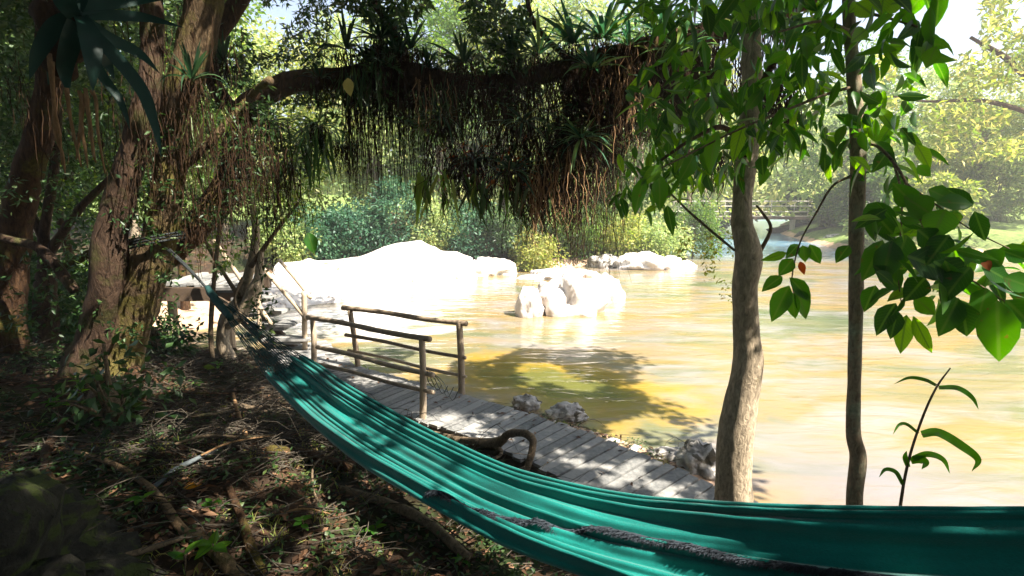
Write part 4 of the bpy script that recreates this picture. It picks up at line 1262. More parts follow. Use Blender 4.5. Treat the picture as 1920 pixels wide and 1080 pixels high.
EX = [((1870, 562), (1872, 682), 66, 2.1, .55), ((1797, 558), (1765, 628), 46, 2.2, .4), ((1800, 566), (1818, 632), 48, 2.2, .15), ((1680, 568), (1640, 622), 38, 2.4, .1), ((1683, 582), (1671, 634), 30, 2.4, .1),
      ((1700, 590), (1687, 662), 34, 2.4, .95), ((1712, 592), (1748, 668), 26, 2.35, 1.0), ((1642, 535), (1619, 580), 32, 2.5, .3), ((1713, 556), (1757, 592), 34, 2.35, .7), ((1845, 470), (1880, 500), 42, 2.2, .4),
      ((1773, 392), (1748, 444), 56, 2.35, .7), ((1755, 380), (1832, 378), 34, 2.35, .5), ((1827, 396), (1848, 452), 30, 2.25, .2), ((1745, 402), (1705, 372), 48, 2.4, .6), ((1700, 480), (1800, 512), 66, 2.3, .05),
      ((1750, 490), (1832, 540), 62, 2.25, .05), ((1655, 450), (1622, 524), 44, 2.45, .4), ((1672, 450), (1656, 528), 50, 2.4, .45), ((1700, 440), (1680, 500), 46, 2.4, .3), ((1880, 520), (1945, 540), 40, 2.15, .5),
      ((1885, 562), (1950, 620), 56, 2.1, .35), ((1592, 460), (1568, 488), 26, 2.95, .3), ((1820, 500), (1760, 560), 50, 2.2, .2), ((1850, 540), (1835, 590), 40, 2.2, .5), ((1720, 430), (1770, 470), 44, 2.35, .3),
      ((1640, 400), (1675, 440), 44, 2.5, .3), ((1660, 380), (1620, 420), 40, 2.5, .3), ((1780, 440), (1740, 490), 44, 2.3, .15), ((1840, 500), (1900, 525), 40, 2.2, .25), ((1880, 470), (1935, 490), 30, 2.2, .3),
      ((1715, 385), (1680, 350), 40, 2.45, .4), ((1740, 355), (1790, 375), 32, 2.4, .5), ((1800, 540), (1770, 500), 44, 2.25, .3), ((1690, 540), (1650, 500), 44, 2.4, .3), ((1735, 520), (1700, 560), 44, 2.35, .1),
      ((1480, 535), (1446, 601), 38, 3.2, .5), ((1490, 540), (1521, 598), 36, 3.2, .6), ((1480, 520), (1527, 566), 28, 3.2, .4), ((1467, 518), (1430, 541), 26, 3.2, .4), ((1487, 485), (1462, 514), 28, 3.2, .4),
      ((1475, 474), (1433, 488), 17, 3.2, .8), ((1497, 458), (1477, 482), 22, 3.2, .3), ((1518, 458), (1538, 495), 24, 3.2, .4), ((1485, 548), (1488, 598), 28, 3.2, .5), ((1505, 460), (1512, 490), 24, 3.2, .6),
      ((1640, 265), (1685, 300), 22, 2.8, .3), ((1660, 290), (1640, 318), 24, 2.7, .2), ((1720, 310), (1745, 330), 20, 2.5, .6), ((1700, 330), (1668, 352), 24, 2.6, .3), ((1530, 68), (1500, 75), 20, 2.8, 1.0),
      ((1605, 5), (1640, 28), 34, 2.7, .95), ((1655, 10), (1700, 2), 34, 2.6, .95), ((1390, 85), (1345, 110), 24, 2.9, .95), ((1350, 160), (1302, 165), 22, 2.9, .8), ((1395, 230), (1372, 300), 26, 2.75, .95),
      ((1475, 245), (1492, 290), 14, 2.7, .6), ((1345, 245), (1325, 320), 30, 2.7, .7), ((1430, 240), (1425, 270), 20, 2.7, .9), ((1300, 290), (1280, 340), 32, 2.7, .5), ((1240, 310), (1205, 345), 26, 2.7, .8), ((1210, 330), (1185, 400), 28, 2.7, .5), ((1235, 325), (1240, 395), 30, 2.7, .5)]
for e in EX: pleaf(cl, *e)
px_cloud(1290, 1620, -40, 260, 2.5, 3.0, 230, .135, .45, thr=.40, sc=80, down=-1.2, tmpl=T_NEAR, seed=41)
px_cloud(1380, 1620, 150, 330, 2.7, 3.3, 90, .13, .45, thr=.42, sc=70, down=-1.3, tmpl=T_NEAR, seed=42)
px_cloud(1620, 1760, -40, 120, 2.4, 2.8, 44, .16, .48, down=-1.0, tmpl=T_NEAR, seed=43)
px_cloud(1620, 1720, 120, 330, 2.7, 3.1, 40, .14, .45, down=-1.0, tmpl=T_NEAR, seed=44)
px_cloud(1625, 1830, 360, 560, 2.3, 2.7, 70, .14, .48, down=-1.0, tmpl=T_NEAR, seed=45)
px_cloud(1740, 1960, 460, 580, 2.2, 2.6, 45, .15, .48, down=-.6, tmpl=T_NEAR, seed=46)
cl.build('crown', M_broad, sl_t, smooth=True)
for e in (((1500, 490), (1508, 514), 13, 3.2, .3), ((1846, 486), (1855, 505), 16, 2.2, .2)):
    cb = Cloud(); pleaf(cb, *e); cb.build('rusty_leaf', M_rust, sl_t)
# high crowns of both, above the frame: they shade the near end of the boardwalk
cl = Cloud()
slab(2.6, 6.6, 1.2, 4.9, 5.6, 7.2, 9500, .42, 1.3, .17, 55)
cl.build('high_crown', M_dark, tk)

# yellow-green foliage leaning in from the right edge, rooted on the far right bank
t5 = thing('leaning_tree', 'yellow green tree leaning in at the upper right edge from the right bank', 'tree', tuple(P(2060, 470, 26)))
limb('trunk', [(2070, 500, 26, 18), (2040, 350, 26, 14), (1990, 220, 26, 10), (1900, 120, 26, 6), (1820, 70, 26, 3)], M_bark, t5)
limb('branch', [(1990, 230, 26, 6), (1850, 190, 26, 4), (1740, 190, 26, 2.5), (1670, 180, 26, 1.5)], M_bark, t5)
cl = Cloud()
px_cloud(1640, 2050, 100, 300, 24, 29, 6500, .36, .45, thr=.47, sc=55, seed=51)
px_cloud(1840, 2080, -80, 160, 24, 29, 4500, .36, .45, thr=.42, sc=55, seed=52)
cl.build('crown', M_yel, t5)

# ------------------------------------------------------------------ sapling on the right
sp = thing('sapling', 'thin bare sapling with curled leaves rising in front of the water at the right', 'sapling', tuple(P(1686, 1010, 2.6)))
mb = MB(); mb.tube([P(1680, 1030, 2.6), P(1688, 950, 2.6), P(1702, 870, 2.6), P(1727, 790, 2.6), P(1755, 728, 2.6), P(1782, 690, 2.6)], [.009, .008, .007, .006, .005, .003], 7, .15, 30)
mb.build('stem', M_twig, sp, smooth=True)
for (path, wd) in [([(1760, 727), (1795, 728), (1822, 745), (1835, 768)], .028), ([(1755, 722), (1735, 712), (1705, 708), (1676, 720)], .022), ([(1722, 812), (1700, 795), (1685, 797), (1674, 815)], .02), ([(1728, 815), (1760, 812), (1805, 838), (1833, 862), (1822, 884)], .05),
                   ([(1712, 860), (1740, 852), (1768, 862), (1781, 888)], .034), ([(1708, 865), (1724, 862), (1735, 868), (1728, 880)], .045), ([(1703, 875), (1698, 858), (1700, 845)], .03), ([(1693, 908), (1680, 885), (1660, 880), (1648, 895)], .026)]:
    q = path; pts = [(a, b_, 2.6 - .02 * i) for i, (a, b_) in enumerate(q)]
    mb = MB(); mb.tube([P(*pts[0]), P(*pts[1])], .0025, 5); mb.build('leaf_stalk', M_twig, sp)
    cl = Cloud(); strap_path(cl, pts[:] if len(pts) < 4 else pts[0:], wd, .35 + .4 * random.random()); cl.build('leaf', M_broad, sp, smooth=True)

# ------------------------------------------------------------------ hammock
hm = thing('hammock', 'teal green cloth hammock with dark fringe slung from the big mossy tree across the foreground', 'hammock', (-.8, 2.9, 1.3))
# sections along the cloth: top edge (px,py,Y) and lower edge (px,py,Y)
TOP = [(568, 668, 3.9), (605, 690, 3.75), (650, 722, 3.5), (740, 775, 3.2), (850, 832, 2.9), (960, 880, 2.65), (1080, 912, 2.42), (1200, 934, 2.22), (1330, 944, 2.03), (1470, 950, 1.87), (1620, 954, 1.73), (1780, 956, 1.6), (1960, 957, 1.48), (2200, 957, 1.35), (2500, 955, 1.25)]
BOT = [(500, 706, 3.85), (556, 765, 3.5), (610, 815, 3.2), (680, 868, 2.9), (760, 915, 2.65), (860, 972, 2.4), (960, 1022, 2.2), (1060, 1060, 2.05), (1180, 1100, 1.9), (1320, 1150, 1.75), (1470, 1200, 1.6), (1640, 1240, 1.45), (1850, 1265, 1.3), (2100, 1250, 1.18), (2450, 1180, 1.12)]
TA = spline([tuple(P(*p_)) for p_ in TOP], 14); BA = spline([tuple(P(*p_)) for p_ in BOT], 14)
ns = len(TA); nv = 120
vv = np.linspace(0, 1, nv)
V = np.zeros((ns, nv, 3))
FOLD = [(.05, .03, .5, 0, 1), (.17, .055, 1.15, 0, 1), (.34, .085, 1.1, 0, .55), (.45, .05, .8, .3, 1), (.60, .10, .9, .1, 1), (.80, .035, .6, 0, .6), (.93, .06, 1.0, 0, 1), (.26, .02, .4, .0, .35), (.70, .025, .5, 0, .4)]
for i in range(ns):
    s_ = i / (ns - 1)
    A_, B_ = TA[i], BA[i]
    wdt = np.linalg.norm(B_ - A_)
    chord = (B_ - A_) / wdt
    T_ = unit(np.gradient(TA, axis=0)[i])
    nrm = unit(np.cross(T_, chord)); 
    if np.dot(nrm, np.array([0, 0, CAMZ]) - A_) < 0: nrm = -nrm
    for j, v in enumerate(vv):
        base = A_ + (B_ - A_) * v
        # the cloth sags away from the viewer in the upper part, rolls back under at the lower edge
        d = -.16 * wdt * math.sin(v * math.pi) * (.4 + .6 * min(1, s_ * 2))
        for k, (c0, w0, am, sa, sb) in enumerate(FOLD):
            cc = c0 + .03 * math.sin(s_ * 5 + k * 1.7) + (.10 * (1 - s_) ** 2) * (.5 - c0)
            amp = (.015 + .105 * wdt * am) * (1.15 - .45 * s_ + .3 * math.sin(k * 2.1 + s_ * 4))
            amp *= min(1, max(0, (s_ - sa + .15) / .25)) * min(1, max(0, (sb + .12 - s_) / .3)) if (sa > 0 or sb < 1) else 1
            w0 *= 1 + .35 * math.sin(s_ * 6 + k * 2.3)
            cc += .35 * (c0 - .5) * max(0, .25 - s_)
            d += amp * math.exp(-((v - cc) / (w0 * .8)) ** 2)
        d += .0025 * math.sin(v * 70 + 3 * math.sin(s_ * 9)) * (1 - s_ * .5) + .004 * mn.noise(Vector((s_ * 30, v * 14, 0)))
        V[i, j] = base + nrm * d
    # rolled hems
    V[i, 0] += nrm * .012; V[i, -1] += nrm * -.02 + chord * .01
idx = np.arange(ns * nv).reshape(ns, nv)
F = np.stack([idx[:-1, :-1].ravel(), idx[1:, :-1].ravel(), idx[1:, 1:].ravel(), idx[:-1, 1:].ravel()], 1)
cloth = build('cloth', V.reshape(-1, 3), F, M_cloth, hm, smooth=True)
md = cloth.modifiers.new('thick', 'SOLIDIFY'); md.thickness = .004
CL_V = V
# rolled rope hem along the upper edge
mb = MB(); mb.tube([V[i, 0] for i in range(0, ns, 4)], .008, 6, .1, 20, sub=2); mb.build('hem', M_cloth, hm, smooth=True)
# fringe: a strip of yarn lying on the cloth
fr = []
fpx = [(805, 934), (900, 962), (1050, 990), (1200, 1010), (1300, 1032), (1400, 1052), (1560, 1075), (1750, 1098), (1950, 1110)]
proj = []
for i in range(ns):
    q = V[i] - np.array([0, 0, CAMZ]); dep = q[:, 1] * CP - q[:, 2] * SP
    pxs_ = 960 + FPX * q[:, 0] / dep; pys_ = 540 - FPX * (q[:, 1] * SP + q[:, 2] * CP) / dep
    proj.append((pxs_, pys_))
pts = []
for i in range(ns):
    pxs_, pys_ = proj[i]
    tgt = np.interp(pxs_, [a for a, b_ in fpx], [b_ for a, b_ in fpx])
    j = int(np.argmin(abs(pys_ - tgt)))
    if 800 < pxs_[j] < 2100: pts.append((i, j))
jj = np.array([j for i, j in pts], float); kk_ = 21; jp = np.pad(jj, kk_ // 2, mode='edge'); jj = np.convolve(jp, np.ones(kk_) / kk_, 'valid')
pts = [(i, int(round(a))) for (i, _), a in zip(pts, jj)]
cl = Cloud(); rope = []
for (i, j), (i2, j2) in zip(pts[:-1], pts[1:]):
    a = V[i, j]; b_ = V[i2, j2]
    ia, ib, ja, jb = max(0, i - 4), min(ns - 1, i + 4), max(0, j - 9), min(nv - 1, j + 9)
    nrm = unit(np.cross(V[ib, j] - V[ia, j], V[i, jb] - V[i, ja]))
    if np.dot(nrm, np.array([0, 0, CAMZ]) - a) < 0: nrm = -nrm
    n = int(200 * np.linalg.norm(b_ - a) / .05)
    dn = unit(V[i, jb] - V[i, ja])
    tt_ = rng.random(n)[:, None]; bs = a * (1 - tt_) + b_ * tt_ + nrm * .014 + dn * rng.uniform(-.012, .012, (n, 1))
    d = dn * 1.0 + nrm * .22 + rng.normal(0, .28, (n, 3))
    cl.leaves(bs, d, rng.uniform(.015, .036, n), .004)
    rope.append(a + nrm * .012)
cl.build('fringe', M_fringe, hm)
mb = MB(); mb.tube(rope[::2] + [rope[-1]], .009, 6, .2, 40, sub=2); mb.build('fringe_braid', M_fringe, hm, smooth=True)
# net of cords between knot and cloth
knot = P(398, 552, 4.45); k2 = P(380, 532, 4.55); tie = P(316, 468, 4.93)
mb = MB(); ends = []
K = 17
for k in range(K):
    v = k / (K - 1)
    j = int(v * (nv - 1))
    e = V[1 + int(5 * math.sin(v * 3.14)), j]
    ends.append(Vector(e))
strands = []
for k, e in enumerate(ends):
    a = knot + Vector((random.uniform(-.02, .02), 0, random.uniform(-.02, .02)))
    m1 = a.lerp(e, .35) + (Vector((0, 0, -.03)) if k > K / 2 else Vector((0, 0, .015))); m2 = a.lerp(e, .75) + Vector((0, 0, -.012))
    strands.append([a, m1, m2, e])
    mb.tube([a, m1, m2, e], .003, 5, 0, sub=5)
# criss-cross meshes
for k in range(K):
    for dk in (1, -1):
        k_ = k + dk
        if 0 <= k_ < K:
            a, b_ = strands[k], strands[k_]
            for q0, q1 in ((.42, .54), (.56, .68), (.68, .80), (.80, .90), (.90, .98)):
                def at_(s, q):
                    x = q * 3; i = min(2, int(x)); return s[i].lerp(s[i + 1], x - i)
                mb.tube([at_(a, q0), at_(b_, q1)], .0026, 4, 0, smooth=False)
mb.build('cord_net', M_cord, hm)
mb = MB(); mb.tube([P(388, 538, 4.5), knot, P(412, 572, 4.35), P(432, 596, 4.2)], [.022, .033, .03, .028], 9, .25, 25); mb.build('knot', M_cord, hm, smooth=True)
mb = MB()
for dx in (-.012, .012): mb.tube([tie + Vector((dx, 0, 0)), tie.lerp(k2, .5) + Vector((dx * .6, 0, .01)), k2, knot], .011, 7, .1, 40)
mb.build('rope', M_rope, hm, smooth=True)
mb = MB()
c0 = P(300, 455, 5.15); rr = .235
for h_ in (0, .03, .055):
    mb.tube([c0 + Vector((math.cos(a) * rr, math.sin(a) * rr, h_ + .05 * math.cos(a))) for a in np.linspace(0, 2 * math.pi, 20)], .011, 6, .1, 30, sub=2)
mb.build('rope_loop', M_rope, hm, smooth=True)

# ------------------------------------------------------------------ ground details
def gp(px, py):
    """point where the pixel's ray meets the bank"""
    d = ray(px, py); lo, hi = .6, 40.
    for y in np.arange(.8, 40, .05):
        q = Vector((0, 0, CAMZ)) + d * (y / d.y)
        if q.z < gz(q.x, q.y): return q
    return q


def ground_stick(name, label, pts, radii, mat, cat='branch', lift=.03, seg=9, rough=.2, forks=()):
    q = []
    for (px, py, h_) in pts:
        g_ = gp(px, py + h_ * 40 if h_ else py); q.append(Vector((g_.x, g_.y, gz(g_.x, g_.y) + lift + h_)))
    mb = MB(); mb.tube(q, radii, seg, rough, 9, sub=6, knob=.2)
    for (i, dv, r0) in forks:
        mb.tube([q[i], q[i] + Vector(dv) * .5, q[i] + Vector(dv) + Vector((0, 0, .02))], [r0, r0 * .7, r0 * .3], 6, .2, 12)
    o = mb.build(name, mat, loc=q[0], smooth=True)
    return tag(o, label, cat)


# driftwood with upright elbow beside the boardwalk
mb = MB()
path = [P(760, 800, 5.95), P(845, 822, 5.6), P(925, 832, 5.25), P(955, 813, 5.1), P(985, 813, 4.95), P(999, 828, 4.85), P(994, 858, 4.8), P(985, 888, 4.75)]
dw = [path[0]]; e0 = path[2]
mb.tube(path, [.03, .045, .05, .038, .035, .036, .033, .03], 10, .3, 10, knob=.3)
mb.tube([e0, P(940, 850, 5.1), P(915, 868, 5.0)], [.035, .02, .01], 7, .2, 12)
mb.tube([path[1], P(820, 835, 5.4), P(780, 838, 5.45)], [.03, .02, .008], 7, .2, 12)
tag(mb.build('driftwood_branch', M_twig, loc=dw[0], smooth=True), 'crooked driftwood branch with an upright elbow beside the boardwalk', 'branch')
ground_stick('fallen_branch', 'smooth grey stick lying across the ground left of the hammock', [(290, 925, 0), (330, 900, .02), (375, 875, .03), (430, 850, .02)], [.011, .015, .014, .010], plain('grey_stick', (.10, .12, .125)))
ground_stick('exposed_root', 'long curved tan root snaking over the lower left ground', [(95, 845, 0), (190, 875, .0), (250, 905, .02), (300, 955, .02), (345, 1010, .0), (400, 1050, 0), (450, 1100, 0)], [.012, .016, .018, .02, .024, .032, .036], barkmat('root_tan', (.07, .045, .025), (.30, .2, .11), (.13, .13, .04), .58), 'root')
ground_stick('fallen_branch', 'straight brown stick in the bottom left foreground pointing to the root', [(180, 1075, 0), (270, 1055, .02), (380, 1025, .02)], [.012, .014, .01], M_twig)
ground_stick('fallen_branch', 'pale curved twig standing up in the debris left of the hammock', [(440, 765, .12), (446, 785, .05), (452, 800, .02), (462, 825, 0)], [.012, .016, .018, .016], M_rootl)
ground_stick('fallen_branch', 'dark log lying on the bank below the raised walkway', [(270, 655, 0), (330, 652, .03), (400, 655, .03), (440, 660, 0)], [.05, .06, .06, .05], M_bark)
ground_stick('fallen_branch', 'thick brown log in the debris next to the hammock edge', [(450, 770, 0), (500, 785, .02), (560, 800, .02), (620, 815, 0)], [.03, .035, .032, .02], M_twig)
ground_stick('exposed_root', 'mossy root running towards the bottom edge under the hammock', [(640, 930, 0), (720, 960, .02), (800, 1000, .02), (880, 1060, 0)], [.02, .028, .03, .03], M_twig, 'root')
ground_stick('exposed_root', 'thin mossy root curving down beside the bottom centre plants', [(430, 930, 0), (455, 990, .02), (470, 1040, .02), (490, 1090, 0)], [.02, .022, .026, .03], M_bark, 'root')
ground_stick('fallen_branch', 'thin arched vine on the ground left of the hammock belly', [(625, 865, .05), (590, 895, .06), (592, 945, .03), (615, 975, 0)], [.006, .007, .007, .006], M_twig)


for nm, lab, pts_, rad_, mt_ in [
    ('fallen_branch', 'long thin dark branch stretching from the mossy trunk roots towards the hammock', [(230, 765, .02), (330, 752, .05), (430, 748, .03), (560, 742, .02)], [.014, .013, .010, .006], M_bark),
    ('fallen_branch', 'brown branch lying on the debris just below the long thin dark branch', [(300, 800, .02), (400, 792, .04), (500, 770, .03), (545, 772, 0)], [.012, .015, .013, .008], M_twig),
    ('fallen_branch', 'forked bare branch in the middle of the twig tangle', [(330, 850, .02), (390, 838, .06), (460, 842, .05), (520, 828, .02)], [.008, .010, .009, .005], M_twig),
    ('fallen_branch', 'thin branch crossing over the smooth grey stick', [(380, 880, .05), (440, 862, .08), (520, 830, .03)], [.006, .007, .004], M_rootl),
    ('fallen_branch', 'thick dark rotten log under the hammock left half', [(500, 850, .0), (580, 868, .02), (660, 890, .0)], [.03, .036, .028], M_bark),
    ('fallen_branch', 'short pale stick beside the seedling under the hammock middle', [(520, 985, .01), (570, 970, .02), (620, 975, .01)], [.007, .008, .005], M_rootl),
    ('exposed_root', 'dark root coming down from the left trunks towards the bottom left corner', [(120, 800, .0), (90, 860, .02), (100, 930, .01), (150, 990, 0)], [.03, .028, .025, .02], M_bark)]:
    ground_stick(nm, lab, pts_, rad_, mt_, 'root' if nm == 'exposed_root' else 'branch')


def in_view_ground(n, pxa, pxb, pya, pyb):
    out = []
    while len(out) < n:
        x = rng.uniform(-6.5, 3.2, 4000); y = rng.uniform(.9, 10, 4000)
        z = gh(x, y)
        dep = y * CP - (z - CAMZ) * SP
        px = 960 + FPX * x / dep; py = 540 - FPX * (y * SP + (z - CAMZ) * CP) / dep
        ok = (px > pxa) & (px < pxb) & (py > pya) & (py < pyb) & (river_sd(x, y) > .05)
        # keep clear of the deck
        for a in CL[::3]:
            ok &= (np.hypot(x - a[0], y - a[1]) > .5)
        # weight towards the camera so that the picture is evenly covered
        ok &= rng.random(len(x)) < np.clip(3.0 / np.maximum(dep, 1), .05, 1) * 1.0
        out += list(np.stack([x[ok], y[ok], z[ok]], 1))
    return np.array(out[:n])


# twigs: a tangle nobody could count
mb = MB(); pts = in_view_ground(2600, -50, 1250, 650, 1120)
cl = Cloud()
q = np.concatenate([pts, in_view_ground(3200, 180, 660, 660, 880)])
n = len(q)
az = rng.normal(0.1, .6, n) + math.pi * (rng.random(n) < .5); ln = rng.uniform(.08, .5, n)
d = np.stack([np.cos(az), np.sin(az), rng.normal(0, .10, n)], 1)
bend = rng.normal(0, .12, (n, 1)) * np.stack([-np.sin(az), np.cos(az), np.abs(rng.normal(0, .5, n))], 1)
seg_ = 5; tt_ = np.linspace(0, 1, seg_)
C = q[:, None] + d[:, None] * (ln[:, None] * tt_)[..., None] + bend[:, None] * (ln[:, None] * np.sin(tt_ * math.pi))[..., None] * 2
C[..., 2] += rng.uniform(.005, .07, n)[:, None]
r_ = rng.uniform(.002, .007, n)
Vt = []
for k in range(3):
    a = 2 * math.pi * k / 3
    o_ = np.stack([-np.sin(az) * math.cos(a), np.cos(az) * math.cos(a), np.full(n, math.sin(a))], 1)
    Vt.append(C + o_[:, None] * (r_[:, None] * (1 - .6 * tt_))[..., None])
Vt = np.stack(Vt, 2).reshape(-1, 3)
Ff = []
for i in range(seg_ - 1):
    for k in range(3):
        a, b_ = i * 3 + k, i * 3 + (k + 1) % 3
        Ff += [[a, b_, b_ + 3], [a, b_ + 3, a + 3]]
Ff = (np.array(Ff)[None] + (np.arange(n) * seg_ * 3)[:, None, None]).reshape(-1, 3)
cl.put(Vt, Ff, np.repeat(rng.random(n), seg_ * 3))
tag(cl.build('twigs', barkmat('dead_twig', (.02, .018, .015), (.12, .10, .075), sc=(20, 20, 20), bs=.2)), 'tangle of thin dry twigs littering the bank', 'twigs', kind='stuff')

# leaf litter
cl = Cloud(); q = in_view_ground(7000, -50, 1300, 650, 1120); q[:, 2] += rng.uniform(.004, .03, len(q))
dk = []
for _ in range(70):
    c0, d0 = cl_at(rng.uniform(.3, cum[-1] - .3)); n0 = Vector((-d0.y, d0.x, 0)) * rng.uniform(-.42, .42); dk.append((c0.x + n0.x, c0.y + n0.y, DZ + .012))
q = np.concatenate([q, np.array(dk)])
cl.leaves(q, rand_dirs(len(q), 0, .15), rng.uniform(.035, .10, len(q)), rng.uniform(.02, .045, len(q)), roll=.35)
tag(cl.build('leaf_litter', M_dry), 'brown fallen leaves scattered over the bank', 'leaf litter', kind='stuff')
# ground cover: small herbs and grass
cl = Cloud(); q0 = in_view_ground(1900, -50, 1250, 660, 1120)
q0 = q0[fbm(q0[:, 0] * 1.6, q0[:, 1] * 1.6, 3, 9) > .40]
q = np.repeat(q0, 7, 0) + rng.normal(0, .045, (len(q0) * 7, 3)) * [1, 1, .3]; q[:, 2] += rng.uniform(.01, .07, len(q))
d = rand_dirs(len(q), .35, .4)
cl.leaves(q, d, rng.uniform(.02, .055, len(q)), rng.uniform(.012, .025, len(q)), roll=.4)
tag(cl.build('ground_cover', M_dark), 'low green herbs growing over the shaded bank', 'ground cover', kind='stuff')
cl = Cloud(); q0 = np.concatenate([in_view_ground(160, 560, 1400, 730, 900), in_view_ground(120, 0, 900, 760, 1100)])
q = np.repeat(q0, 14, 0) + rng.normal(0, .04, (len(q0) * 14, 3)) * [1, 1, 0]
q[:, 2] = gh(q[:, 0], q[:, 1])
cl.straps(q, rand_dirs(len(q), 1.6, .4), rng.uniform(.06, .16, len(q)), .006, .5, seg=4)
tag(cl.build('grass', M_yel), 'thin grass tufts along the boardwalk and the bank', 'grass', kind='stuff')


# small stones and grass on the strip between the boardwalk and the water
cl = Cloud(); bs_ = bmesh.new(); bmesh.ops.create_icosphere(bs_, subdivisions=1, radius=1)
iv = np.array([tuple(v.co) for v in bs_.verts]); bs_.verts.ensure_lookup_table(); fi = np.array([[v.index for v in f.verts] for f in bs_.faces]); bs_.free()
tq = []
for _ in range(420):
    c0, d0 = cl_at(rng.uniform(.8, cum[-1] - .2)); n0 = Vector((-d0.y, d0.x, 0)) * (.56 + abs(rng.normal(0, .22))); x_, y_ = c0.x + n0.x, c0.y + n0.y
    r0 = rng.uniform(.012, .05) * (1 if rng.random() < .85 else 1.9)
    vv_ = iv * (1 + rng.normal(0, .14, (len(iv), 1))) * np.array([r0 * rng.uniform(.8, 1.4), r0, r0 * .6]) + np.array([x_, y_, max(gz(x_, y_), -.01) + r0 * .2])
    cl.put(vv_, fi, np.full(len(iv), rng.random()))
    if rng.random() < .35: tq.append((x_ + rng.normal(0, .05), y_ + rng.normal(0, .05), max(gz(x_, y_), 0)))
tag(cl.build('pebbles', M_grey), 'small pale stones along the river side of the boardwalk', 'pebbles', kind='stuff')
cl = Cloud(); q = np.repeat(np.array(tq), 12, 0) + rng.normal(0, .025, (len(tq) * 12, 3)) * [1, 1, 0]
cl.straps(q, rand_dirs(len(q), 1.4, .4), rng.uniform(.05, .14, len(q)), .006, .5, seg=4)
tag(cl.build('shore_grass', M_mid), 'short grass tufts among the small stones by the boardwalk', 'grass', kind='stuff')


# individual small plants in the foreground
def herb(label, px, py, n, L, W, h, mat=M_broad, up=.25):
    g_ = gp(px, py); c0 = Vector((g_.x, g_.y, gz(g_.x, g_.y)))
    o = thing('broadleaf_seedling', label, 'plant', c0, 'seedlings on the ground')
    mb = MB(); top_ = c0 + Vector((.02, -.02, h)); mb.tube([c0 - Vector((0, 0, .03)), c0.lerp(top_, .5) + Vector((.01, 0, 0)), top_], .004, 5); mb.build('stem', M_twig, o)
    az = rng.uniform(0, 6.28) + np.arange(n) * 2.4; t_ = rng.uniform(.55, 1, n)
    q = np.array(c0) + np.array(top_ - c0) * t_[:, None]; d = np.stack([np.cos(az), np.sin(az), up + rng.uniform(-.2, .3, n)], 1)
    cl = Cloud(); cl.leaves(q, d, L * rng.uniform(.7, 1.1, n), W, tmpl=T_NEAR, roll=.2, vals=rng.uniform(.5, 1, n)); cl.build('leaves', mat, o, smooth=True)


herb('seedling with oval bright leaves at the bottom edge left of centre', 400, 1062, 6, .11, .05, .12)
herb('small upright seedling at the bottom edge with one tall leaf', 345, 1075, 3, .11, .045, .10, up=.9)
herb('seedling with two drooping leaves beside the tan root', 268, 965, 4, .09, .04, .10)
herb('leafy seedling catching light under the hammock middle', 565, 1000, 6, .07, .035, .08)
herb('seedling on the debris near the hammock left end', 370, 735, 6, .09, .045, .12)
herb('dark seedling beside the mossy boulder', 110, 800, 7, .12, .05, .25)
herb('broad-leaved seedling in front of the big mossy trunk', 245, 600, 6, .14, .06, .5, M_mid)
herb('tall thin seedling left of the mossy trunk roots', 160, 790, 7, .1, .05, .35)
herb('seedling with shiny leaves close to the dark log', 410, 700, 6, .09, .04, .12)
herb('pale seedling under the hammock belly', 700, 1010, 5, .07, .035, .06)
herb('small seedling at the bottom edge below the hammock', 860, 1065, 5, .07, .035, .06)
herb('seedling on the left bank near the yellow fallen leaf', 395, 960, 5, .06, .03, .05)
g_ = gp(343, 925)
cl = Cloud(); cl.leaves([(g_.x, g_.y, g_.z + .03)], [(1, .3, .25)], .10, .05, tmpl=T_NEAR, normal=[(-.2, -.6, 1)])
tag(cl.build('fallen_leaf', leafmat('orange_leaf', [(.6, .26, .01), (.7, .33, .02)], .3)), 'single bright orange fallen leaf on the lower left ground', 'leaf')
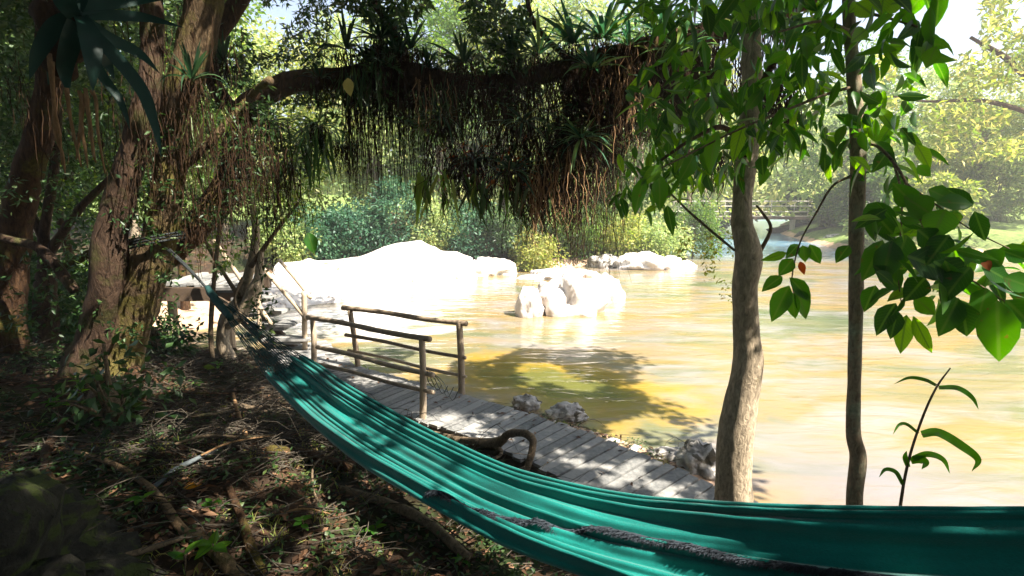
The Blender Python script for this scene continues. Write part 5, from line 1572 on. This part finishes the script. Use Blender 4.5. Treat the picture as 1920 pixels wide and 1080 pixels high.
# blue plastic by the boardwalk
c0 = G(752, 776, .22); nn_ = 14
xs, ys = np.meshgrid(np.linspace(-.17, .17, nn_), np.linspace(-.09, .09, nn_))
zs = .05 * (fbm(xs * 14 + 5, ys * 14, 3) - .4) * 2
V_ = np.stack([xs.ravel() + c0.x, ys.ravel() + c0.y - .2 * xs.ravel(), zs.ravel() + c0.z + .03], 1); idx = np.arange(nn_ * nn_).reshape(nn_, nn_)
o = build('plastic_sheet', V_, np.stack([idx[:-1, :-1].ravel(), idx[:-1, 1:].ravel(), idx[1:, 1:].ravel(), idx[1:, :-1].ravel()], 1), M_tarp)
tag(o, 'crumpled scrap of blue plastic lying between the hammock and the boardwalk', 'plastic sheet')
# yellow leaf on a thread, upper centre-left, and a green one by the stairs
for (a, b_, w_, Y_, lab, mt) in [((652, 146), (655, 178), 20, 4.6, 'single yellow leaf dangling from the overhanging branch', M_yel), ((577, 435), (590, 474), 24, 4.2, 'single dark green leaf dangling left of the white outcrop', M_broad)]:
    cl = Cloud(); pleaf(cl, a, b_, w_, Y_, .95 if mt is M_yel else .4)
    cl.strands([tuple(P(a[0], -40, Y_ + .1))], [(P(a[0], -40, Y_).z - P(a[0], a[1], Y_).z)], .0012, 0.0, 4, 1)
    tag(cl.build('dangling_leaf', mt), lab, 'leaf')

if HAZE:
    hb = [(x, y, z) for x in (-180, 175) for y in (-175, 185) for z in (-3, 40)]
    m = bpy.data.materials.new('haze_air'); m.use_nodes = True; t = m.node_tree
    t.nodes.remove(t.nodes['Principled BSDF'])
    v = t.nodes.new('ShaderNodeVolumePrincipled'); v.inputs['Color'].default_value = (1, .98, .95, 1); v.inputs['Density'].default_value = HAZE
    v.inputs['Anisotropy'].default_value = .2
    t.links.new(v.outputs[0], t.nodes['Material Output'].inputs['Volume'])
    o = build('haze', hb, [(0, 1, 3, 2), (4, 6, 7, 5), (0, 4, 5, 1), (2, 3, 7, 6), (0, 2, 6, 4), (1, 5, 7, 3)], m, loc=(0, 0, 0)); tag(o, kind='stuff')
